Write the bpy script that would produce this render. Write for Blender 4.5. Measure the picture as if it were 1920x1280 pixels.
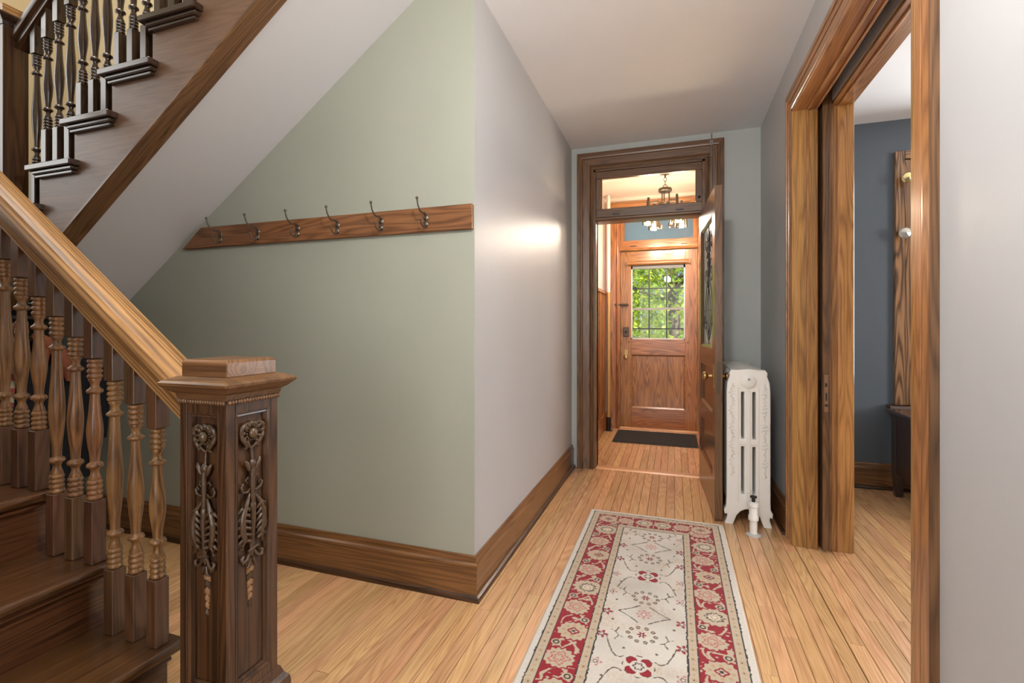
import bpy, bmesh, math, random
import numpy as np
from mathutils import Vector, Matrix
random.seed(7)
R = math.radians
for o in list(bpy.data.objects):
    bpy.data.objects.remove(o)
scene = bpy.context.scene
COL = scene.collection

# ------------------------------------------------------------------ camera
FPX = 900.0
CAM_H = 1.22
YAW = 18.72
cam_d = bpy.data.cameras.new('camera')
cam_d.sensor_width = 36.0
cam_d.lens = 36.0 * FPX / 1920.0
cam_d.shift_y = -28.0 / 1920.0
cam_d.clip_start = 0.05
cam = bpy.data.objects.new('camera', cam_d)
cam.location = (0, 0, CAM_H)
cam.rotation_euler = (R(90), 0, R(YAW))
COL.objects.link(cam)
scene.camera = cam

# ------------------------------------------------------------------ view, world, lights
vs = scene.view_settings
vs.view_transform = 'Standard'
vs.look = 'None'
vs.exposure = 0.55
vs.gamma = 1.0
vs.use_curve_mapping = False

world = bpy.data.worlds.new('sky')
scene.world = world
world.use_nodes = True
wn = world.node_tree
wn.nodes.clear()
w_out = wn.nodes.new('ShaderNodeOutputWorld')
w_bg = wn.nodes.new('ShaderNodeBackground')
w_sky = wn.nodes.new('ShaderNodeTexSky')
w_sky.sky_type = 'HOSEK_WILKIE'
w_sky.turbidity = 4.0
w_sky.sun_direction = Vector((0.35, -0.5, 0.75)).normalized()
w_bg.inputs['Strength'].default_value = 1.6
wn.links.new(w_sky.outputs[0], w_bg.inputs['Color'])
wn.links.new(w_bg.outputs[0], w_out.inputs['Surface'])

sun_d = bpy.data.lights.new('sun', 'SUN')
sun_d.energy = 9.0
sun_d.angle = R(0.6)
sun_d.color = (1.0, 0.95, 0.86)
sun = bpy.data.objects.new('sun', sun_d)
sun.rotation_euler = Vector((0.35, -0.5, 0.75)).to_track_quat('Z', 'Y').to_euler()
COL.objects.link(sun)

def area(name, loc, direction, sx, sy, watts, color):
    d = bpy.data.lights.new(name, 'AREA')
    d.shape = 'RECTANGLE'
    d.size, d.size_y = sx, sy
    d.energy = watts
    d.color = color
    o = bpy.data.objects.new(name, d)
    o.location = loc
    o.rotation_euler = (-Vector(direction)).to_track_quat('Z', 'Y').to_euler()
    COL.objects.link(o)
    return o

def point(name, loc, watts, color, rad=0.05):
    d = bpy.data.lights.new(name, 'POINT')
    d.energy = watts
    d.color = color
    d.shadow_soft_size = rad
    o = bpy.data.objects.new(name, d)
    o.location = loc
    COL.objects.link(o)
    return o

DAY = (1.0, 0.985, 0.96)
# daylight from landing and blue-room windows, plus area lights with no window
area('back_fill_area', (-0.2, -2.45, 1.55), (0, 1, 0.0), 1.5, 1.7, 40, DAY)  # added frontal fill light; the back wall has no window
area('daylight_landing_window', (-4.2, 0.65, 2.75), (1, 0.1, -0.12), 1.2, 1.6, 13, (0.95, 0.98, 1.0))
area('daylight_dining_window', (2.35, 4.2, 1.6), (0, -1, -0.05), 1.0, 1.6, 45, (0.95, 0.98, 1.0))
area('side_fill_area', (4.35, 1.4, 1.6), (-1, 0, 0), 1.6, 1.6, 70, DAY)  # added light for the blue room; its side wall has no window
area('stairwell_top_area', (-2.6, 0.9, 5.0), (0, 0.15, -1), 1.6, 1.2, 40, (1.0, 0.96, 0.88))  # area light facing down, just below the stairwell ceiling

# ------------------------------------------------------------------ materials
MATS = {}
def new_mat(name):
    m = bpy.data.materials.new(name)
    m.use_nodes = True
    nt = m.node_tree
    nt.nodes.clear()
    out = nt.nodes.new('ShaderNodeOutputMaterial')
    b = nt.nodes.new('ShaderNodeBsdfPrincipled')
    nt.links.new(b.outputs[0], out.inputs['Surface'])
    MATS[name] = m
    return m, nt, b

def nd(nt, typ, **kw):
    n = nt.nodes.new(typ)
    for k, v in kw.items():
        setattr(n, k, v)
    return n

def plain(name, col, rough=0.5, metal=0.0, spec=0.5, bump=0.0, bscale=60.0, var=0.0):
    if name in MATS:
        return MATS[name]
    m, nt, b = new_mat(name)
    b.inputs['Base Color'].default_value = (*col, 1)
    b.inputs['Roughness'].default_value = rough
    b.inputs['Metallic'].default_value = metal
    b.inputs['Specular IOR Level'].default_value = spec
    if bump > 0 or var > 0:
        tc = nd(nt, 'ShaderNodeTexCoord')
        n = nd(nt, 'ShaderNodeTexNoise')
        n.inputs['Scale'].default_value = bscale
        n.inputs['Detail'].default_value = 4
        nt.links.new(tc.outputs['Object'], n.inputs['Vector'])
        if bump > 0:
            bp = nd(nt, 'ShaderNodeBump')
            bp.inputs['Strength'].default_value = bump
            bp.inputs['Distance'].default_value = 0.004
            nt.links.new(n.outputs['Fac'], bp.inputs['Height'])
            nt.links.new(bp.outputs[0], b.inputs['Normal'])
        if var > 0:
            mx = nd(nt, 'ShaderNodeMixRGB')
            mx.inputs[1].default_value = (*[c * (1 - var) for c in col], 1)
            mx.inputs[2].default_value = (*[min(1, c * (1 + var)) for c in col], 1)
            nt.links.new(n.outputs['Fac'], mx.inputs[0])
            nt.links.new(mx.outputs[0], b.inputs['Base Color'])
    return m

def wood(name, dark, light, axis='z', rough=0.32, ring=1.0, rnd=0.0, coat=0.25, fine=1.0, along=0.7):
    """oak: stretched contour rings plus fine pores along one axis"""
    if name in MATS:
        return MATS[name]
    m, nt, b = new_mat(name)
    L = nt.links.new
    tc = nd(nt, 'ShaderNodeTexCoord')
    vec = tc.outputs['Object']
    oi = nd(nt, 'ShaderNodeObjectInfo')
    off = nd(nt, 'ShaderNodeVectorMath', operation='SCALE')
    cmb = nd(nt, 'ShaderNodeCombineXYZ')
    for i in range(3):
        L(oi.outputs['Random'], cmb.inputs[i])
    L(cmb.outputs[0], off.inputs[0])
    off.inputs['Scale'].default_value = 37.0
    add = nd(nt, 'ShaderNodeVectorMath', operation='ADD')
    L(vec, add.inputs[0]); L(off.outputs[0], add.inputs[1])
    def mapped(across, along):
        mp = nd(nt, 'ShaderNodeMapping')
        s = [across] * 3
        s['xyz'.index(axis)] = along
        mp.inputs['Scale'].default_value = s
        L(add.outputs[0], mp.inputs['Vector'])
        return mp.outputs[0]
    n1 = nd(nt, 'ShaderNodeTexNoise')
    n1.inputs['Scale'].default_value = 1.0
    n1.inputs['Detail'].default_value = 1.5
    L(mapped(9.0, along), n1.inputs['Vector'])
    mu = nd(nt, 'ShaderNodeMath', operation='MULTIPLY'); mu.inputs[1].default_value = 120.0
    L(n1.outputs['Fac'], mu.inputs[0])
    sn = nd(nt, 'ShaderNodeMath', operation='SINE')
    L(mu.outputs[0], sn.inputs[0])
    rg = nd(nt, 'ShaderNodeMapRange')
    rg.inputs['From Min'].default_value = -1; rg.inputs['From Max'].default_value = 1
    L(sn.outputs[0], rg.inputs['Value'])
    pw = nd(nt, 'ShaderNodeMath', operation='POWER'); pw.inputs[1].default_value = 0.55
    L(rg.outputs[0], pw.inputs[0])
    n2 = nd(nt, 'ShaderNodeTexNoise')
    n2.inputs['Scale'].default_value = 1.0
    n2.inputs['Detail'].default_value = 3.0
    L(mapped(230.0, 7.0), n2.inputs['Vector'])
    n3 = nd(nt, 'ShaderNodeTexNoise')
    n3.inputs['Scale'].default_value = 1.0
    n3.inputs['Detail'].default_value = 2.0
    L(mapped(5.0, 1.5), n3.inputs['Vector'])
    # value = .5 + ring*(r-.5)*.45 + fine*(n2-.5)*1.3 + (n3-.5)*.8
    def mad(x, mul, addv):
        q = nd(nt, 'ShaderNodeMath', operation='MULTIPLY_ADD')
        L(x, q.inputs[0]); q.inputs[1].default_value = mul
        if isinstance(addv, float):
            q.inputs[2].default_value = addv
        else:
            L(addv, q.inputs[2])
        return q.outputs[0]
    a1 = mad(pw.outputs[0], 0.75 * ring, 0.5 - 0.46 * ring)
    a2 = mad(n2.outputs['Fac'], 1.1 * fine, a1)
    a3 = mad(n3.outputs['Fac'], 0.8, a2)
    a4 = mad(a3, 1.0, -0.55 * fine - 0.4)
    cl = nd(nt, 'ShaderNodeClamp')
    L(a4, cl.inputs[0])
    mx = nd(nt, 'ShaderNodeMixRGB')
    mx.inputs[1].default_value = (*dark, 1); mx.inputs[2].default_value = (*light, 1)
    L(cl.outputs[0], mx.inputs[0])
    col = mx.outputs[0]
    if rnd > 0:
        hs = nd(nt, 'ShaderNodeHueSaturation')
        mr = nd(nt, 'ShaderNodeMapRange')
        mr.inputs['To Min'].default_value = 1 - rnd; mr.inputs['To Max'].default_value = 1 + rnd
        L(oi.outputs['Random'], mr.inputs['Value'])
        L(mr.outputs[0], hs.inputs['Value'])
        mr2 = nd(nt, 'ShaderNodeMapRange')
        mr2.inputs['To Min'].default_value = 0.49; mr2.inputs['To Max'].default_value = 0.508
        wn_ = nd(nt, 'ShaderNodeTexWhiteNoise', noise_dimensions='1D')
        L(oi.outputs['Random'], wn_.inputs['W'])
        L(wn_.outputs['Value'], mr2.inputs['Value'])
        L(mr2.outputs[0], hs.inputs['Hue'])
        L(col, hs.inputs['Color'])
        col = hs.outputs[0]
    L(col, b.inputs['Base Color'])
    b.inputs['Roughness'].default_value = rough
    b.inputs['Coat Weight'].default_value = coat
    b.inputs['Coat Roughness'].default_value = 0.18
    bp = nd(nt, 'ShaderNodeBump')
    bp.inputs['Strength'].default_value = 0.12
    bp.inputs['Distance'].default_value = 0.002
    L(n2.outputs['Fac'], bp.inputs['Height'])
    L(bp.outputs[0], b.inputs['Normal'])
    return m

def paint(name, col, rough=0.42):
    if name in MATS:
        return MATS[name]
    m, nt, b = new_mat(name)
    L = nt.links.new
    tc = nd(nt, 'ShaderNodeTexCoord')
    n = nd(nt, 'ShaderNodeTexNoise'); n.inputs['Scale'].default_value = 2.2; n.inputs['Detail'].default_value = 4
    L(tc.outputs['Object'], n.inputs['Vector'])
    mx = nd(nt, 'ShaderNodeMixRGB')
    mx.inputs[1].default_value = (*[c * 0.95 for c in col], 1)
    mx.inputs[2].default_value = (*[min(1, c * 1.05) for c in col], 1)
    L(n.outputs['Fac'], mx.inputs[0]); L(mx.outputs[0], b.inputs['Base Color'])
    n2 = nd(nt, 'ShaderNodeTexNoise'); n2.inputs['Scale'].default_value = 26; n2.inputs['Detail'].default_value = 5
    L(tc.outputs['Object'], n2.inputs['Vector'])
    bp = nd(nt, 'ShaderNodeBump'); bp.inputs['Strength'].default_value = 0.07; bp.inputs['Distance'].default_value = 0.01
    L(n2.outputs['Fac'], bp.inputs['Height']); L(bp.outputs[0], b.inputs['Normal'])
    b.inputs['Roughness'].default_value = rough
    b.inputs['Specular IOR Level'].default_value = 0.4
    return m

def glass(name, tint=(1, 1, 1), refl=0.08, rough=0.0):
    if name in MATS:
        return MATS[name]
    m = bpy.data.materials.new(name); m.use_nodes = True
    nt = m.node_tree; nt.nodes.clear()
    out = nd(nt, 'ShaderNodeOutputMaterial')
    tr = nd(nt, 'ShaderNodeBsdfTransparent'); tr.inputs[0].default_value = (*tint, 1)
    gl = nd(nt, 'ShaderNodeBsdfGlossy'); gl.inputs['Roughness'].default_value = rough
    fr = nd(nt, 'ShaderNodeFresnel'); fr.inputs['IOR'].default_value = 1.22
    mx = nd(nt, 'ShaderNodeMixShader')
    nt.links.new(fr.outputs[0], mx.inputs[0])
    nt.links.new(tr.outputs[0], mx.inputs[1]); nt.links.new(gl.outputs[0], mx.inputs[2])
    nt.links.new(mx.outputs[0], out.inputs['Surface'])
    MATS[name] = m
    return m

def emis(name, col, strength):
    if name in MATS:
        return MATS[name]
    m, nt, b = new_mat(name)
    b.inputs['Base Color'].default_value = (*col, 1)
    b.inputs['Emission Color'].default_value = (*col, 1)
    b.inputs['Emission Strength'].default_value = strength
    return m

# wall and wood families
SAGE = paint('sage_tone', (0.335, 0.350, 0.288))  # stair wall set greener than the neutral grey corridor walls
GREY = paint('grey_tone', (0.445, 0.450, 0.455))
ENDP = paint('grey_green_tone', (0.43, 0.46, 0.44))
WHITE = paint('ceiling_paint', (0.78, 0.79, 0.81), 0.6)
SOFF = paint('soffit_paint', (0.52, 0.52, 0.53), 0.5)
BLUE = paint('blue_paint', (0.098, 0.118, 0.138))
CREAM = paint('cream_paint', (0.66, 0.55, 0.36))
PINK = paint('pale_pink_paint', (0.70, 0.60, 0.56))

def W(kind, ax):
    P = {
        'dark':  ((0.022, 0.009, 0.0035), (0.088, 0.037, 0.013), 0.34, 0.9, 0.0, 0.25),
        'tread': ((0.030, 0.011, 0.004), (0.130, 0.052, 0.017), 0.30, 0.6, 0.08, 0.35),
        'balus': ((0.090, 0.038, 0.011), (0.33, 0.165, 0.055), 0.30, 0.8, 0.10, 0.35),
        'balblk': ((0.045, 0.019, 0.008), (0.150, 0.070, 0.030), 0.34, 0.5, 0.10, 0.2),
        'rail':  ((0.13, 0.055, 0.014), (0.48, 0.255, 0.092), 0.42, 1.0, 0.0, 0.10),
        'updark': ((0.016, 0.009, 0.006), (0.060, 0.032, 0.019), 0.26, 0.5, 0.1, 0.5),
        'string': ((0.085, 0.040, 0.020), (0.210, 0.115, 0.065), 0.45, 0.25, 0.0, 0.12),
        'trim':  ((0.060, 0.027, 0.010), (0.190, 0.092, 0.036), 0.34, 0.7, 0.0, 0.2),
        'case':  ((0.170, 0.072, 0.020), (0.45, 0.220, 0.070), 0.30, 0.65, 0.04, 0.3),
        'base':  ((0.085, 0.036, 0.012), (0.235, 0.108, 0.038), 0.30, 0.8, 0.0, 0.3),
        'fdoor': ((0.150, 0.055, 0.016), (0.42, 0.180, 0.055), 0.30, 0.9, 0.04, 0.3),
        'idoor': ((0.060, 0.027, 0.012), (0.185, 0.088, 0.040), 0.28, 0.7, 0.04, 0.4),
        'rack':  ((0.105, 0.040, 0.014), (0.27, 0.115, 0.042), 0.32, 0.9, 0.0, 0.25),
        'floor': ((0.42, 0.212, 0.090), (0.74, 0.445, 0.220), 0.27, 0.5, 0.12, 0.42),
    }[kind]
    return wood(kind + '_oak_' + ax, P[0], P[1], ax, P[2], P[3], P[4], P[5], along={'rail': 0.10, 'balus': 0.5, 'base': 0.4}.get(kind, 0.7))

BRASS = plain('aged_brass', (0.45, 0.30, 0.12), 0.32, 1.0)
BRONZE = plain('dark_bronze', (0.10, 0.075, 0.055), 0.38, 0.9)
IRON = plain('black_iron', (0.035, 0.030, 0.028), 0.42, 0.6)
STEEL = plain('dull_steel', (0.35, 0.34, 0.33), 0.4, 0.9)
RADW = plain('radiator_white', (0.80, 0.79, 0.75), 0.38, 0, 0.5, 0.25, 90)
RELIEF = plain('radiator_white_relief', (0.80, 0.79, 0.75), 0.38, 0, 0.5, 1.0, 55)
VOID = plain('slot_shade', (0.012, 0.011, 0.010), 0.8)  # near-black, painted in for the shade inside slots and holes
GLASS = glass('clear_glass', (0.96, 0.98, 0.97))
CARVE = plain('carved_dark_oak', (0.060, 0.033, 0.016), 0.30, 0, 0.6, 0.3, 120, 0.35)
HUSK = plain('worn_carved_oak', (0.26, 0.14, 0.065), 0.42, 0, 0.4, 0.3, 120, 0.3)

# ------------------------------------------------------------------ mesh builder
class MB:
    def __init__(self):
        self.v, self.f = [], []
    def add(self, vs_, fs_):
        n = len(self.v)
        self.v += [tuple(p) for p in vs_]
        self.f += [tuple(i + n for i in q) for q in fs_]
        return self
    def box(self, x0, x1, y0, y1, z0, z1):
        return self.add([(x0, y0, z0), (x1, y0, z0), (x1, y1, z0), (x0, y1, z0),
                         (x0, y0, z1), (x1, y0, z1), (x1, y1, z1), (x0, y1, z1)],
                        [(0, 3, 2, 1), (4, 5, 6, 7), (0, 1, 5, 4), (1, 2, 6, 5), (2, 3, 7, 6), (3, 0, 4, 7)])
    def loft(self, rings, closed=True, caps=True):
        n = len(rings[0]); base = []
        fs_ = []
        for r in rings:
            base += list(r)
        for i in range(len(rings) - 1):
            for j in range(n if closed else n - 1):
                k = (j + 1) % n
                fs_.append((i * n + j, i * n + k, (i + 1) * n + k, (i + 1) * n + j))
        if caps and closed:
            fs_.append(tuple(range(n - 1, -1, -1)))
            fs_.append(tuple((len(rings) - 1) * n + j for j in range(n)))
        return self.add(base, fs_)
    def lathe(self, prof, c=(0, 0, 0), n=16, axis='z'):
        rings = []
        for r, h in prof:
            ring = []
            for j in range(n):
                t = 2 * math.pi * j / n
                a, b_ = r * math.cos(t), r * math.sin(t)
                if axis == 'z': p = (c[0] + a, c[1] + b_, c[2] + h)
                elif axis == 'y': p = (c[0] + b_, c[1] + h, c[2] + a)
                else: p = (c[0] + h, c[1] + a, c[2] + b_)
                ring.append(p)
            rings.append(ring)
        return self.loft(rings)
    def tube(self, pts, r, n=8, flat=None):
        pts = [Vector(p) for p in pts]
        rs = r if isinstance(r, (list, tuple)) else [r] * len(pts)
        rings = []
        up = None
        for i, p in enumerate(pts):
            t = (pts[min(i + 1, len(pts) - 1)] - pts[max(i - 1, 0)])
            if t.length < 1e-9: t = Vector((0, 0, 1))
            t.normalize()
            if up is None:
                up = Vector((0, 0, 1)) if abs(t.z) < 0.9 else Vector((0, 1, 0))
            s = t.cross(up)
            if s.length < 1e-6:
                s = t.cross(Vector((1, 0, 0)))
            s.normalize(); up = s.cross(t).normalized()
            ring = []
            for j in range(n):
                a = 2 * math.pi * j / n
                ring.append(p + (s * math.cos(a) + up * math.sin(a)) * rs[i])
            rings.append(ring)
        return self.loft(rings)
    def ball(self, c, r, n=10, m=6):
        rx, ry, rz = r if isinstance(r, (list, tuple)) else (r, r, r)
        rings = []
        for i in range(m + 1):
            ph = -math.pi / 2 + math.pi * i / m
            k = max(math.cos(ph), 0.02)
            rings.append([(c[0] + rx * k * math.cos(2 * math.pi * j / n), c[1] + ry * k * math.sin(2 * math.pi * j / n),
                           c[2] + rz * math.sin(ph)) for j in range(n)])
        return self.loft(rings)
    def prism(self, poly, mapf, a0, a1, m0=0.0, m1=0.0):
        """poly of (p,q); mapf(a,p,q)->xyz; ends mitred by m*p"""
        return self.loft([[mapf(a0 + m0 * p, p, q) for p, q in poly], [mapf(a1 + m1 * p, p, q) for p, q in poly]])
    def build(self, name, mat, parent=None, bevel=0.0, smooth=0.0, loc=None, rot=None, seg=1):
        me = bpy.data.meshes.new(name)
        me.from_pydata(self.v, [], self.f)
        bm = bmesh.new(); bm.from_mesh(me)
        bmesh.ops.recalc_face_normals(bm, faces=bm.faces)
        if bevel > 0:
            es = [e for e in bm.edges if len(e.link_faces) == 2 and e.calc_face_angle(0) > R(28)]
            bmesh.ops.bevel(bm, geom=es, offset=bevel, segments=seg, affect='EDGES', clamp_overlap=True, profile=0.5)
        bm.to_mesh(me); bm.free()
        if smooth > 0:
            for p in me.polygons: p.use_smooth = True
            me.set_sharp_from_angle(angle=R(smooth))
        me.materials.append(mat)
        o = bpy.data.objects.new(name, me)
        COL.objects.link(o)
        if parent is not None: o.parent = parent
        if loc is not None: o.location = loc
        if rot is not None: o.rotation_euler = rot
        return o

def tag(o, label, cat, group=None, kind=None):
    o['label'] = label; o['category'] = cat
    if group: o['group'] = group
    if kind: o['kind'] = kind
    return o
def thing(name, label, cat, loc=(0, 0, 0), rot=(0, 0, 0), group=None, kind=None):
    o = bpy.data.objects.new(name, None)
    o.empty_display_size = 0.1
    COL.objects.link(o)
    o.location = loc; o.rotation_euler = rot
    return tag(o, label, cat, group, kind)
def struct(o, label, cat): return tag(o, label, cat, kind='structure')
def dup(o, parent, loc=None, rot=None):
    c = o.copy(); COL.objects.link(c); c.parent = parent
    if loc is not None: c.location = loc
    if rot is not None: c.rotation_euler = rot
    for ch in list(o.children): dup(ch, c)
    return c
def boxo(name, mat, parent, *b, bevel=0.0): return MB().box(*b).build(name, mat, parent, bevel=bevel)

# ------------------------------------------------------------------ room constants
XL, XR, YE, ZC = -0.85, 0.63, 4.13, 2.76       # corridor left wall, right wall, end wall, ceiling
YG = 1.985                                     # sage wall under the stair
XW = -4.3                                      # far left wall
RISE, RUN = 0.1815, 0.254
SL = RISE / RUN
def soffit(x): return 0.712 * x + 3.575
DX0, DX1 = -0.66, 0.23                          # vestibule door opening
YV = 5.86                                      # front door plane
PY0, PY1, PZ = 1.592, 3.05, 2.437              # pocket door opening

# ------------------------------------------------------------------ floors
FLO = W('floor', 'y')
def plank(parent, x0, x1, y0, y1, z=0.0):
    g = 0.0008; c = 0.0016; t = 0.012
    x0 += g; x1 -= g; y0 += g; y1 -= g
    xc, yc = (x0 + x1) / 2, (y0 + y1) / 2
    hx, hy = (x1 - x0) / 2, (y1 - y0) / 2
    m = MB().loft([[(-hx, -hy, -t), (hx, -hy, -t), (hx, hy, -t), (-hx, hy, -t)],
                   [(-hx, -hy, -c), (hx, -hy, -c), (hx, hy, -c), (-hx, hy, -c)],
                   [(-hx + c, -hy + c, 0), (hx - c, -hy + c, 0), (hx - c, hy - c, 0), (-hx + c, hy - c, 0)]])
    return m.build('plank', FLO, parent, loc=(xc, yc, z))
PW = 0.0575
def planks(parent, x0, x1, y0, y1):
    i0 = math.floor(x0 / PW); x = i0 * PW
    while x < x1 - 0.004:
        a, b_ = max(x, x0), min(x + PW, x1)
        rr = random.Random(int(round(x / PW)) * 31 + int(y0 * 10))
        y = y0
        first = True
        while y < y1 - 1e-4:
            l = rr.uniform(0.75, 1.9) * (rr.uniform(0.3, 1) if first else 1)
            e = y + l
            if y1 - e < 0.35: e = y1
            if b_ - a > 0.006: plank(parent, a, b_, y, e)
            y = e; first = False
        x += PW
SUB = plain('subfloor_dark', (0.05, 0.03, 0.015), 0.8)
floor = struct(boxo('floor', SUB, None, XW, XR, -2.6, YE + 0.10, -0.08, -0.0122),
               'honey oak strip floor of the hall, running down the corridor', 'floor')
planks(floor, XL + 0.0, XR, 0.35, YE + 0.02)
planks(floor, -2.42, XL, 0.35, YG)
boxo('floor_boards', W('floor', 'y'), floor, XW, -2.42, 0.35, YG, -0.0121, 0)
boxo('floor_boards', W('floor', 'y'), floor, XW, XR, -2.6, 0.35, -0.0121, 0)
vfloor = struct(boxo('floor', SUB, None, -0.80, 0.42, YE + 0.10, YV + 0.02, -0.08, -0.0122),
                'oak strip floor of the vestibule before the front door', 'floor')
planks(vfloor, -0.80, 0.42, YE + 0.10, YV)
sill = MB().prism([(-0.05, -0.0122), (0.05, -0.0122), (0.05, 0.002), (0.035, 0.008), (-0.03, 0.008), (-0.05, 0.0)],
                  lambda a, p, q: (a, YE + 0.06 + p, q), DX0 + 0.002, DX1 - 0.002).build('threshold', W('floor', 'x'), vfloor)
dfloor = struct(boxo('floor', SUB, None, XR, 4.5, -1.0, 4.31, -0.08, -0.0122),
                'oak strip floor of the blue room through the wide doorway', 'floor')
planks(dfloor, XR, 2.25, 0.7, 4.31)
boxo('floor_boards', W('floor', 'y'), dfloor, 2.25, 4.5, -1.0, 4.31, -0.0121, 0)
boxo('floor_boards', W('floor', 'y'), dfloor, XR + 0.27, 2.25, -1.0, 0.7, -0.0121, 0)

# ------------------------------------------------------------------ walls and ceiling
def wall(name, mat, label, *boxes):
    m = MB()
    for b_ in boxes: m.box(*b_)
    return struct(m.build(name, mat), label, 'wall')
struct(MB().loft([[(XL, YG, z), (XL, YE, z), (XL - 0.08, YE, z), (XL - 0.08, YG + 0.08, z)] for z in (0, ZC)]).build('wall_left', GREY),
       'smooth light grey wall on the left of the corridor', 'wall')
m = MB()
xs = [XW, -3.06, -1.11, XL - 0.10]
pol = [(XW, 0), (XL - 0.0, 0), (XL - 0.0, ZC), ((ZC - 3.575) / 0.712, ZC), (-3.09, soffit(-3.09)), (XW, 1.375)]
m.loft([[(x, YG, z) for x, z in pol], [(x if x < XL - 0.01 else x - 0.08, YG + 0.08, z) for x, z in pol]])
struct(m.build('wall_stair', SAGE), 'sage green plaster wall under the sloping stair soffit', 'wall')
wall('wall_end', ENDP, 'grey-green end wall around the vestibule door',
     (XL, DX0, YE, YE + 0.12, 0, ZC), (DX1, XR, YE, YE + 0.12, 0, ZC), (DX0, DX1, YE, YE + 0.12, 2.58, ZC))
wall('wall_right', GREY, 'light grey wall on the right with the wide pocket door opening',
     (XR, XR + 0.10, -2.6, PY0, 0, ZC), (XR, XR + 0.10, PY1, YE + 0.12, 0, ZC), (XR, XR + 0.10, PY0, PY1, PZ, ZC),
     (XR + 0.17, XR + 0.27, -2.6, PY0, 0, ZC), (XR + 0.17, XR + 0.27, PY1, YE + 0.18, 0, ZC), (XR + 0.17, XR + 0.27, PY0, PY1, PZ, ZC))
wall('wall_back', GREY, 'light grey hall wall behind the viewpoint', (-1.1, XR, -2.7, -2.6, 0, ZC))
wall('wall_stair_side', GREY, 'light grey wall along the near side of the lower stair flight',
     (XW, -1.1, -0.22, -0.12, 0, 5.2), (-1.2, -1.1, -2.6, -0.22, 0, ZC))
wall('wall_stairwell', CREAM, 'cream wall behind the upper stair balusters', (XW, -0.9, 2.42, 2.5, 1.37, 5.2))
wall('wall_far_left', CREAM, 'cream wall at the stair landing', (XW - 0.1, XW, -0.22, 2.5, 1.62, 5.2))
wall('wall_closet', SAGE, 'sage green wall under the stair landing', (XW - 0.1, XW, -0.22, YG + 0.08, 0, 1.37))
wall('wall_upper', CREAM, 'cream wall of the upper hall above the ceiling', (-1.12, -1.02, -0.22, 2.5, ZC + 0.1, 5.2))
struct(boxo('ceiling', WHITE, None, -1.15, XR + 0.1, -2.6, YE, ZC, ZC + 0.1), 'white plaster ceiling of the hall', 'ceiling')
struct(boxo('ceiling', CREAM, None, XW, -1.02, -0.22, 2.5, 5.2, 5.3), 'cream ceiling high over the stairwell', 'ceiling')
struct(boxo('ceiling', WHITE, None, XR + 0.1, 4.5, -1.0, 4.4, ZC, ZC + 0.1), 'white ceiling of the blue room', 'ceiling')
struct(boxo('ceiling', PINK, None, -0.95, 0.55, YE + 0.12, YV + 0.1, ZC, ZC + 0.1), 'warm white ceiling of the vestibule', 'ceiling')
wall('wall_vestibule_left', PINK, 'pale pink vestibule wall above the wood wainscot', (-0.90, -0.80, YE + 0.12, YV, 0, ZC))
wall('wall_vestibule_right', PINK, 'pale pink vestibule wall on the hinge side', (0.42, 0.52, YE + 0.12, YV, 0, ZC))
FX0, FX1 = -0.64, 0.27
wall('wall_front', PINK, 'front wall of the house around the front door',
     (-0.9, FX0, YV, YV + 0.15, 0, ZC), (FX1, 0.52, YV, YV + 0.15, 0, ZC), (FX0, FX1, YV, YV + 0.15, 2.58, ZC))
WX0, WX1, WZ0, WZ1 = 1.69, 2.95, 0.64, 2.37
wall('wall_blue', BLUE, 'slate blue wall of the room beyond the pocket door',
     (XR + 0.27, WX0, 4.31, 4.41, 0, ZC), (WX1, 4.5, 4.31, 4.41, 0, ZC), (WX0, WX1, 4.31, 4.41, 0, WZ0), (WX0, WX1, 4.31, 4.41, WZ1, ZC))
wall('wall_blue_side', BLUE, 'slate blue side wall of the room beyond the pocket door', (4.5, 4.6, -1.0, 4.4, 0, ZC), (XR + 0.27, 4.6, -1.1, -1.0, 0, ZC))

# stair soffit and landing
m = MB()
x1 = (ZC - 3.575) / 0.712
m.loft([[(-3.09, y, soffit(-3.09)), (x1, y, ZC), (x1, y, ZC + 0.03), (-3.09, y, soffit(-3.09) + 0.03)] for y in (1.50, YG)])
struct(m.build('ceiling_soffit', SOFF), 'light grey sloping plaster soffit under the upper stair flight', 'ceiling')
landing = thing('stair_landing', 'dark oak stair landing between the two flights', 'landing', (0, 0, 0), kind='structure')
boxo('landing_floor', W('tread', 'y'), landing, XW, -3.04, -0.12, 2.42, 1.59, 1.62)
boxo('landing_underside', SAGE, landing, XW, -3.095, -0.12, YG - 0.001, 1.376, 1.59)

# ------------------------------------------------------------------ baseboards
BB = [(0, 0), (0.019, 0), (0.019, 0.142), (0.023, 0.147), (0.023, 0.158), (0.015, 0.166), (0.013, 0.180), (0.008, 0.194), (0, 0.194)]
SHOE = [(0.0195, 0.0), (0.035, 0.0), (0.035, 0.010), (0.031, 0.019), (0.0195, 0.024)]
def baseboard(name, label, mapf, a0, a1, m0=0, m1=0, ax='x', mat=None):
    bb = struct(MB().prism(BB, mapf, a0, a1, m0, m1).build(name, mat or W('base', ax)), label, 'baseboard')
    MB().prism(SHOE, mapf, a0, a1, m0, m1).build('shoe_moulding', W('dark', ax), bb)
    return bb
baseboard('baseboard_stair', 'tall dark oak baseboard along the sage wall', lambda a, p, q: (a, YG - p, q), XW, XL, 0, 1, 'x')
baseboard('baseboard_left', 'tall oak baseboard along the left corridor wall', lambda a, p, q: (XL + p, a, q), YG, YE, -1, 0, 'y')
baseboard('baseboard_right', 'dark oak baseboard behind the radiator', lambda a, p, q: (XR - p, a, q), PY1 + 0.12, YE, 0, 0, 'y')
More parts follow.
